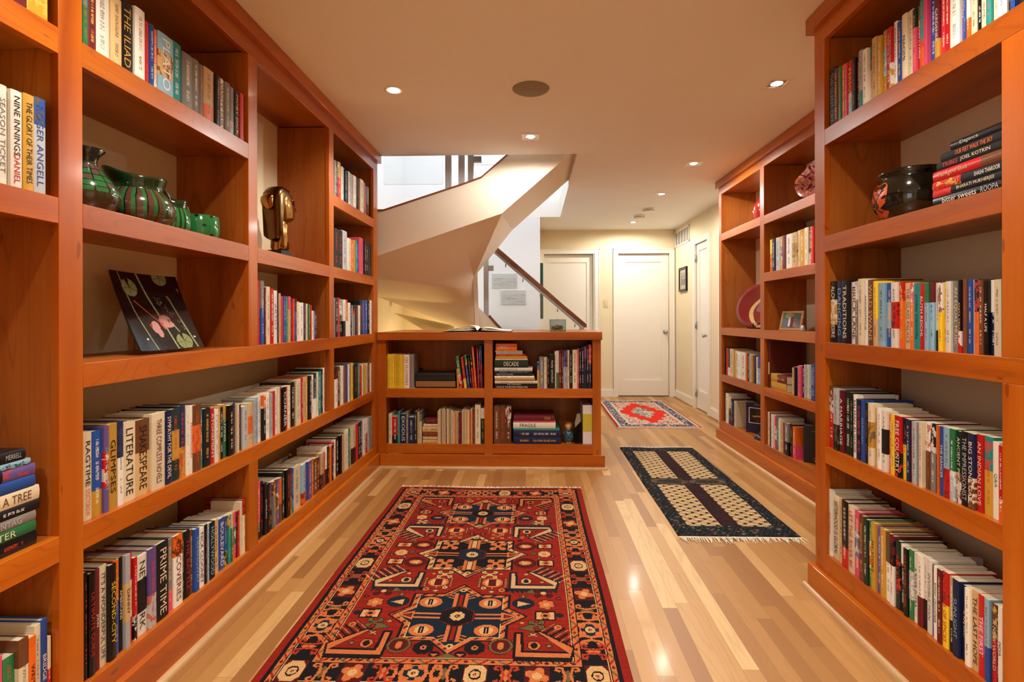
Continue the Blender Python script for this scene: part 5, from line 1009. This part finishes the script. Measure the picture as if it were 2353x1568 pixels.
r = thing('binder', 'tall dark red album standing against the divider of the hall bookcase', 'album', (1.90, 3.868, .628)); MB().box(-.13, .12, -.022, .012, 0, .34).build('cover', plain('dark_red_cloth', rgb(92, 26, 18), .5), r, .003); MB().box(-.131, -.129, -.014, .006, .10, .19).build('label_patch', plain('cream_label', rgb(214, 190, 140), .5), r)
# ------------------------------------------------------------------ books in rows
PLACE = {
 'bay0top': 'top left corner shelf', 'bay0second': 'shelf at upper left edge', 'bay0low': 'bottom left corner shelf', 'top': 'above the green pottery', 'wide': 'shelf below the glass plate',
 'bottom': "left bookcase's bottom left bay", 'bottomfar': "left bookcase's bottom far bay", 'onmid': 'below the bronze bust', 'c_top': 'top of left far bay', 'c_second': 'second shelf, left far bay',
 'c_third': 'third shelf, left far bay', 'c_fourth': 'fourth shelf, left far bay', 'r_top': 'near right bookcase, top shelf', 'r_mid': 'near right bookcase, middle shelf', 'r_fourth': 'near right bookcase, fourth shelf',
 'r_bottom': 'near right bookcase, bottom shelf', 'f_second': 'hall bookcase above photo frame', 'f_leftfourth': 'hall bookcase below red plate', 'f_rightfourth': 'hall bookcase beside tan volumes',
 'f_leftbottom': 'hall bookcase, bottom left', 'f_rightbottom': 'hall bookcase, beside rainbow bowl', 'p_magazines': 'low bookcase, upper left', 'p_upperright': 'low bookcase, upper right', 'p_lowerleft': 'low bookcase, lower left',
 'p_records': 'low bookcase, beside centre post', 'p_volumes': 'low bookcase, lower right'}
GROUP = {'bay0': 'books at the left edge of the picture', 'top': 'books on the top shelf above the pottery', 'wide': 'books on the long shelf below the plate', 'bottom': 'books on the lowest left shelf', 'bottomfar': 'books on the lowest left shelf, far bay',
 'onmid': 'books below the bust', 'c_': 'books in the narrow far bay on the left', 'r_': 'books in the near right bookcase', 'f_': 'books in the hall bookcase', 'p_': 'books in the low bookcase'}
UN = ['zeroth', 'first', 'second', 'third', 'fourth', 'fifth', 'sixth', 'seventh', 'eighth', 'ninth', 'tenth', 'eleventh', 'twelfth', 'thirteenth', 'fourteenth', 'fifteenth', 'sixteenth', 'seventeenth', 'eighteenth', 'nineteenth']
def ordinal(n):
    if n < 20: return UN[n]
    a, b = divmod(n, 10); t_ = ['', '', 'twent', 'thirt', 'fort', 'fift'][a]; return t_ + 'ieth' if b == 0 else t_ + 'y-' + UN[b]
def size_word(t, h):
    if t < 18: return 'thin '
    if t > 42: return 'thick '
    if h > 252: return 'tall '
    if h < 190: return 'short '
    return ''
PLAINWORDS = {'GLIMPSES', 'LITERATURE', 'CORNER', 'PRIME TIME', 'AMERICA', 'HOLLYWOOD', 'BOULEVARD', 'ARTIST', 'BUMPED', 'ANTHEM', 'EXODUS', 'BRIDGE', 'WRITING', 'DANCING', 'TRADITIONS', 'THE DANCER', 'PERSONAL', 'GARDENER', 'SUNLIGHT', 'MY STORY', 'INDIA'}
rows = {}
for key, side, z, s in ROWS: rows.setdefault(key, []).append((side, z, s))
for key, parts in rows.items():
    items = []
    for side, z, s in parts:
        for it in s.split(';'):
            a, _, t_ = it.partition('='); e, th, h, c = a.split(','); items.append([side, z, int(e), int(th), int(h), c, t_ or None])
    # left to right as one sees them: on the right-hand cases rows were listed left to right too
    rng = random.Random(key); n = len(items)
    for i, (side, z, e, th, h, c, ti) in enumerate(items):
        if h < 150: h = 222 + rng.randint(-14, 14)
        if key == 'r_top' and h < 200: h = 212 + rng.randint(-6, 8)
        cen = (e + th / 2) / 1000; t_ = max(.006, th / 1000 - .0004); hh = h / 1000
        kind = 'hardcover_book' if (h >= 226 and th >= 16) or (h > 212 and th > 34) else 'paperback_book'
        if key == 'p_magazines' and i < 8: kind = 'magazine'
        if key == 'p_records': kind = 'old_periodical' if th < 16 else 'hardcover_book'
        nb = [CN[items[j][5][0]] for j in (i - 1, i + 1) if 0 <= j < n]
        k2 = {'hardcover_book': 'hardcover', 'paperback_book': 'paperback', 'magazine': 'magazine', 'old_periodical': 'periodical'}[kind]
        nbs = ('between %s and %s' % tuple(nb)) if len(nb) == 2 else ('beside %s one' % nb[0] if nb else '')
        side_ = '%s from left' % ordinal(i + 1) if i < n / 2 else ('%s from right' % ordinal(n - i))
        word = (ti or '').split('|')[0].split('/')[0]
        lab = '%s%s %s %s, %s, %s' % (size_word(th, h), CN[c[0]], k2, nbs, side_, PLACE[key])
        if word in PLAINWORDS: lab = '%s%s %s lettered %s, %s, %s' % (size_word(th, h), CN[c[0]], k2, word, side_, PLACE[key])
        elif len(c) > 1 and len(lab.split()) <= 13: lab = lab.replace(CN[c[0]] + ' ' + k2, '%s and %s %s' % (CN[c[0]], CN[c[1]], k2), 1)
        g = [v for k, v in GROUP.items() if key == k] or [v for k, v in GROUP.items() if key.startswith(k)]
        rec = rng.uniform(-.006, .006)
        hk = kind if kind != 'old_periodical' else 'old_periodical'
        kw = dict(label=lab, group=g[0], rng=rng, title=ti)
        mk = 'hardcover_book' if hk == 'hardcover_book' else 'paperback_book'
        lean = 0
        if side == 'L': o = book(mk, -1.222 + rec, cen, z, 0, t_, hh, c, **kw)
        elif side == 'R': o = book(mk, 1.209 + rec, cen, z, PI, t_, hh, c, **kw)
        elif side == 'F': o = book(mk, 1.762 + rec, cen, z, PI, t_, hh, c, **kw)
        else: o = book(mk, cen, 3.915 + rec, z, -PI / 2, t_, hh, c, depth=.20 if kind in ('magazine', 'old_periodical') else None, **kw)
        if hk != mk: o.name = hk
        if o.data.name.startswith('paperback') and hk != mk: o['tk'] = .5
# row of leaning tall books at the right end of the low bookcase's upper left shelf
lean = [(-.585, 'M', .15, .014, -.045, None), (-.560, 'GR', .275, .026, -.17, 'LOS ANGELES/W'), (-.526, 'RY', .27, .022, -.16, None), (-.500, 'BG', .285, .016, -.15, None), (-.480, 'K', .29, .014, -.13, None),
        (-.463, 'RK', .31, .013, -.12, None), (-.445, 'O', .355, .014, -.11, None), (-.424, 'R', .335, .010, -.045, None), (-.411, 'N', .365, .011, -.03, None), (-.399, 'RB', .36, .009, -.03, None)]
for i, (x, c, h, t_, a, ti) in enumerate(lean):
    hh = h if h < .2 else h - .03
    o = book('paperback_book', x, 3.92, p1, -PI / 2, t_, hh, c, title=ti, depth=.2, label='%s paperback leaning left, %s of the slanting row beside the centre post' % (CN[c[0]], ordinal(i + 1)), group='leaning books in the low bookcase')
    o.matrix_world = Matrix.Translation((x, 3.92, p1 + abs(math.sin(a)) * t_ / 2)) @ Matrix.Rotation(a * .75, 4, 'Y') @ Matrix.Rotation(-PI / 2, 4, 'Z')
# ------------------------------------------------------------------ books in stacks (spines to the room)
def stack(items, x, y0, z, face, group, where, kind='hardcover_book', d=.17):
    """items bottom to top: (start, end, thickness, colours, title); lying books, title reading left to right"""
    zz = z; n = len(items)
    for i, (a, b, t_, c, ti) in enumerate(items):
        L = b - a; k = 'hardcover_book' if t_ > .017 else 'paperback_book'
        pos = 'topmost' if i == n - 1 else 'lowest' if i == 0 else ordinal(i + 1) + ' from bottom'
        lab = '%s%s book lying flat, %s of the stack %s' % ('thin ' if t_ < .014 else '', CN[c[0]], pos, where)
        o = book(k, 0, 0, 0, 0, t_, L, c, title=None, depth=d, label=lab, group=group)
        # local z (height of book) -> along the shelf, local y (thickness) -> up
        if face == 'x+': M = Matrix(((1, 0, 0), (0, 0, -1), (0, 1, 0))); loc = (x, b, zz + t_ / 2)      # top of spine at far left
        elif face == 'x-': M = Matrix(((-1, 0, 0), (0, 0, 1), (0, 1, 0))); loc = (x, a, zz + t_ / 2)
        else: M = Matrix(((0, 0, 1), (-1, 0, 0), (0, -1, 0))); loc = (a, x, zz + t_ / 2)
        if face == 'x+': M = Matrix(((1, 0, 0), (0, 0, -1), (0, 1, 0)))
        o.matrix_world = Matrix.Translation(loc) @ M.to_4x4()
        if ti:
            o['tk'] = 0.0
            for seg in ti.split('|'):
                tx, _, q = seg.partition('/'); k_, _, fr = q.partition('@'); f0, f1 = [float(v) for v in fr.split('-')] if fr else (.08, .92)
                # text direction in local space
                if face == 'x+': pl_ = lambda u, w: (.0006, w, L * (1 - (f0 + f1) / 2) - u)
                elif face == 'x-': pl_ = lambda u, w: (.0006, w, L * (1 - (f0 + f1) / 2) - u)
                else: pl_ = lambda u, w: (.0006, -w, L * (f0 + f1) / 2 + u)
                lettering(tx, k_ or 'W', L * (f1 - f0), t_ * .58, pl_, o, 'spine_lettering', 1.9)
        zz += t_ + .0006
stack([(.98, 1.215, .034, 'K', None), (.97, 1.213, .026, 'G', 'WATER/I@.45-.8'), (.975, 1.213, .023, 'E', 'SUSAN SONTAG/S@.3-.85'), (.96, 1.222, .024, 'KR', None), (.965, 1.222, .035, 'I', 'SOUL OF A TREE/Z@.3-.92'),
       (.97, 1.212, .028, 'B', 'EDITIONS/S@.3-.6'), (.955, 1.212, .027, 'KV', 'Pictures/M@.3-.55'), (.96, 1.200, .015, 'IL', None), (.93, 1.188, .026, 'K', 'A ROOM/W@.35-.75|MERRELL/S@.82-.96')],
      -1.225, 0, s4, 'x+', 'books stacked at the left edge', 'at the left edge', d=.21)
stack([(1.345, 1.575, .027, 'K', 'bitter sweets/W@.16-.66|ROOPA/S@.72-.95'), (1.345, 1.575, .020, 'KR', 'BHARATI MUKHERJEE/I@.38-.9'), (1.34, 1.576, .026, 'KR', 'RIOT/M@.22-.42|SHASHI THAROOR/W@.62-.95'),
       (1.34, 1.574, .030, 'RZ', 'The Age of Shiva/A@.08-.52'), (1.335, 1.560, .022, 'K', 'TRIBES/R@.10-.34|JOEL KOTKIN/I@.38-.8'), (1.34, 1.545, .024, 'K', 'OUR FEET WALK THE SKY/O@.26-.84'), (1.34, 1.510, .022, 'K', 'Elegance/S@.20-.55')],
      1.212, 0, t2, 'x-', 'books stacked beside the black jar', 'beside the black jar', d=.14)
S = lambda px_: (-1.14 + (px_ - 115) / 1208.)      # zoomed photo column -> metres along the low bookcase
def ps(l): return [(S(a), S(b), t_, c, ti) for a, b, t_, c, ti in l]
stack(ps([(1132, 1541, .021, 'K', 'ATLAS OF THE SECOND WORLD WAR/W@.04-.75'), (1132, 1538, .015, 'K', 'THE CHILDREN/I@.28-.6'), (1132, 1535, .019, 'W', None), (1132, 1508, .020, 'M', None), (1130, 1500, .018, 'W', None), (1130, 1482, .022, 'K', 'SPEAK TRUTH TO POWER/S@.06-.5'),
      (1130, 1480, .014, 'D', None), (1130, 1485, .026, 'W', 'ART DECO ARCHITECTURE/E@.12-.6'), (1130, 1443, .058, 'D', 'DECADE/W@.28-.72'), (1137, 1440, .011, 'I', None), (1140, 1432, .019, 'M', None), (1142, 1418, .013, 'R', None),
      (1145, 1392, .015, 'S', None), (1137, 1390, .012, 'A', None), (1142, 1340, .054, 'O', 'CHIHULY/W@.08-.66')]), 3.915, 0, p1, 'y', 'tall stack in the low bookcase', 'topped by the orange book', d=.22)
stack(ps([(1306, 1745, .052, 'N', None), (1306, 1745, .052, 'N', None), (1306, 1735, .016, 'T', None), (1303, 1698, .046, 'W', 'FRAGILE/K@.16-.54'), (1305, 1690, .010, 'P', None), (1308, 1688, .040, 'U', 'YEAR/M@.74-.9')]), 3.915, 0, p2, 'y', 'books stacked beside the figurine', 'beside the figurine', d=.25)
stack(ps([(452, 600, .024, 'A', None), (452, 600, .028, 'A', None), (452, 600, .036, 'Z', None), (450, 600, .038, 'A', None), (460, 600, .022, 'I', None), (475, 592, .042, 'U', None)]), 3.92, 0, p2, 'y', 'small stack in the low bookcase', 'between blue books and periodicals', d=.15)
stack([(3.60, 3.83, .056, 'M', None), (3.60, 3.83, .056, 'UM', None)], 1.768, 0, .628, 'x-', 'pair of old volumes in the hall bookcase', 'beside the tall red album', d=.15)
# picture books turned to face the room in the hall bookcase
def facing(label, x, y, z, w, h, t_, ang, col, pic):
    r = thing('picture_book', label, 'book', (x, y, z), 'picture books turned cover outwards'); r.rotation_euler = (0, 0, ang)
    MB().box(-w / 2, w / 2, 0, .003, 0, h).box(-w / 2, w / 2, t_ - .003, t_, 0, h).box(w / 2 - .003, w / 2, 0, t_, 0, h).build('cover', plain('cover_' + col, rgb(*PAL[col]), .4), r)
    MB().box(-w / 2 + .004, w / 2 - .004, .003, t_ - .003, .003, h - .003).build('pages', pages_m, r)
    if pic:
        MB().box(-.085, .065, -.002, 0, h - .17, h - .04).build('picture_border', paper, r)
        q = Pic(.138, .118, .004, (26, 26, 30)); q.rect(.05, .0, .09, .118, (70, 40, 26)); q.poly([(.02, .062), (.11, .052), (.12, .062), (.03, .074)], (210, 160, 90)); flat_pic('cover_picture', q, r, (-.079, -.0024, h - .046), (.138, 0, 0), (0, 0, -.118))
    return r
o = facing('blue picture book showing its front cover with an orange inset photograph', 1.865, 4.235, .196, .215, .25, .03, math.radians(-38), 'N', True)
lettering('Birds of the Ocean', 'L', .12, .014, lambda u, w: (u + .02, -.0006, .236 + w), o, 'cover_lettering', 2)
o = facing('black picture book facing outwards behind the rainbow bowl', 1.885, 3.36, .196, .22, .245, .03, math.radians(-30), 'K', False)
lettering('the hidden forest', 'E', .13, .010, lambda u, w: (u, -.0006, .21 + w), o, 'cover_lettering', 2)

# ------------------------------------------------------------------ lights
def spot(x, y, e, size=2.35, blend=.75, r=.035, col=(1., .955, .86), z=CZ - .012):
    l = bpy.data.lights.new('downlight', 'SPOT'); l.energy = e; l.color = col; l.spot_size = size; l.spot_blend = blend; l.shadow_soft_size = r
    o = bpy.data.objects.new('downlight_beam', l); C.objects.link(o); o.location = (x, y, z); return o
E0 = 65
for x, y, k in ((-.774, 2.806, 1), (1.329, 2.801, .8), (-.016, 3.562, .62), (1.331, 4.238, .74), (1.327, 5.274, .74), (1.342, 6.832, .84)): spot(x, y, E0 * k, **(dict(size=3.1, blend=.35, col=(1., .975, .91)) if y > 3.3 else {}))
for x, y, k in ((-.72, 1.25, 1.1), (.74, 1.25, 1.1), (-.72, -.35, 1.5), (.74, -.35, 1.45), (0., -1.7, 1.2)):  # downlights beyond the view, added to light the bookcases from the front
    spot(x, y, E0 * k, **(dict(size=3.1, blend=.35, col=(1., .975, .91)) if y > 3.3 else {})); down(x, y, True, {(-.72, 1.25): 'square recessed downlight over the near left bay, out of frame', (.74, 1.25): 'square recessed downlight over the near right bay, out of frame', (-.72, -.35): 'unseen added downlight behind the viewer on the left', (.74, -.35): 'unseen added downlight behind the viewer on the right'}.get((x, y), 'unseen added downlight at the back of the room'))
# stairwell daylight, cast by an unseen area light and glowing pane added overhead
a = bpy.data.lights.new('added_skylight', 'AREA'); a.shape = 'RECTANGLE'; a.size = 2.6; a.size_y = 3.0; a.energy = 50; a.color = (.90, .95, 1.)
o = bpy.data.objects.new('added_skylight_daylight', a); C.objects.link(o); o.location = (-.1, 4.7, 4.93)
struct('added_window_1', MB().box(-1.5, 1.3, 3.2, 6.2, 4.96, 4.97), emis('added_sky_pane', (.92, .96, 1.), 1.5)); struct('ceiling_upper', MB().box(-1.76, 1.6, 2.6, 6.53, 5, 5.1), shaft_m)
a = bpy.data.lights.new('added_fill_light', 'AREA'); a.shape = 'RECTANGLE'; a.size = 1.3; a.size_y = 1.3; a.energy = 9; a.color = (.84, .90, 1.)  # unseen area light added on the left wall as cool fill
o = bpy.data.objects.new('added_fill_light', a); C.objects.link(o); o.location = (-1.495, -1.3, 1.45); o.rotation_euler = (PI / 2, 0, -PI / 2)
struct('added_window_2', MB().box(-1.518, -1.512, -1.95, -.65, .8, 2.1), emis('added_fill_pane', (.84, .9, 1.), 1.)); struct('trim_13', MB().box(-1.52, -1.5, -2.02, -.58, 2.1, 2.17).box(-1.52, -1.5, -2.02, -.58, .73, .8).box(-1.52, -1.5, -2.02, -1.95, .8, 2.1).box(-1.52, -1.5, -.65, -.58, .8, 2.1).box(-1.515, -1.505, -1.32, -1.28, .8, 2.1), trim_m)  # glowing pane and its frame, added out of view for the fill
r = thing('added_cupboard_lamp', 'unseen warm lamp added under the winding stair', 'lamp', (-1.1, 5.75, .42)); MB().lathe([(.03, 0), (.04, .01), (.03, .05), (.001, .06)], 20).build('bulb', emis('warm_bulb', (1., .66, .26), 8.), r)  # unseen bulb and stand added as source of the yellow light here
MB().box(-.05, .05, -.05, .05, -.42, 0).build('stand', black_m, r)
l = bpy.data.lights.new('lamp', 'POINT'); l.energy = 14; l.color = (1., .68, .28); l.shadow_soft_size = .05; o = bpy.data.objects.new('added_cupboard_light', l); C.objects.link(o); o.location = (-1.1, 5.75, .58)
w = bpy.data.worlds.new('world'); bpy.context.scene.world = w; w.use_nodes = True; w.node_tree.nodes['Background'].inputs[0].default_value = (.8, .88, 1, 1); w.node_tree.nodes['Background'].inputs[1].default_value = .1

# ------------------------------------------------------------------ camera
f_px, cx, cy, yaw, pitch, roll = 1165.0, 1190.5, 729.8, .0297, -.0002, -.0024
cam = bpy.data.cameras.new('camera'); co = bpy.data.objects.new('camera', cam); C.objects.link(co)
cam.sensor_fit = 'HORIZONTAL'; cam.sensor_width = 36; cam.lens = f_px / 2353 * 36; cam.shift_x = (1176.5 - cx) / 2353; cam.shift_y = (cy - 784) / 2353; cam.clip_start = .05
Rz = Matrix.Rotation(yaw, 3, 'Z'); Rx = Matrix.Rotation(pitch, 3, 'X'); cr, sr = math.cos(roll), math.sin(roll); Rr = Matrix(((cr, 0, -sr), (0, 1, 0), (sr, 0, cr)))
B = Rz @ Rx @ Rr @ Matrix(((1, 0, 0), (0, 0, -1), (0, 1, 0)))
co.matrix_world = Matrix.Translation((0, 0, 1.16)) @ B.to_4x4()
sc = bpy.context.scene; sc.camera = co
sc.view_settings.view_transform = 'Standard'; sc.view_settings.look = 'None'; sc.view_settings.gamma = 1; sc.view_settings.use_curve_mapping = False; sc.view_settings.exposure = 0.08
sc.cycles.max_bounces = 6; sc.cycles.diffuse_bounces = 4; sc.cycles.glossy_bounces = 3; sc.cycles.use_adaptive_sampling = True; sc.cycles.adaptive_threshold = .09; sc.cycles.adaptive_min_samples = 16; sc.cycles.transparent_max_bounces = 12; sc.cycles.sample_clamp_indirect = 6; sc.cycles.caustics_refractive = False; sc.cycles.caustics_reflective = False
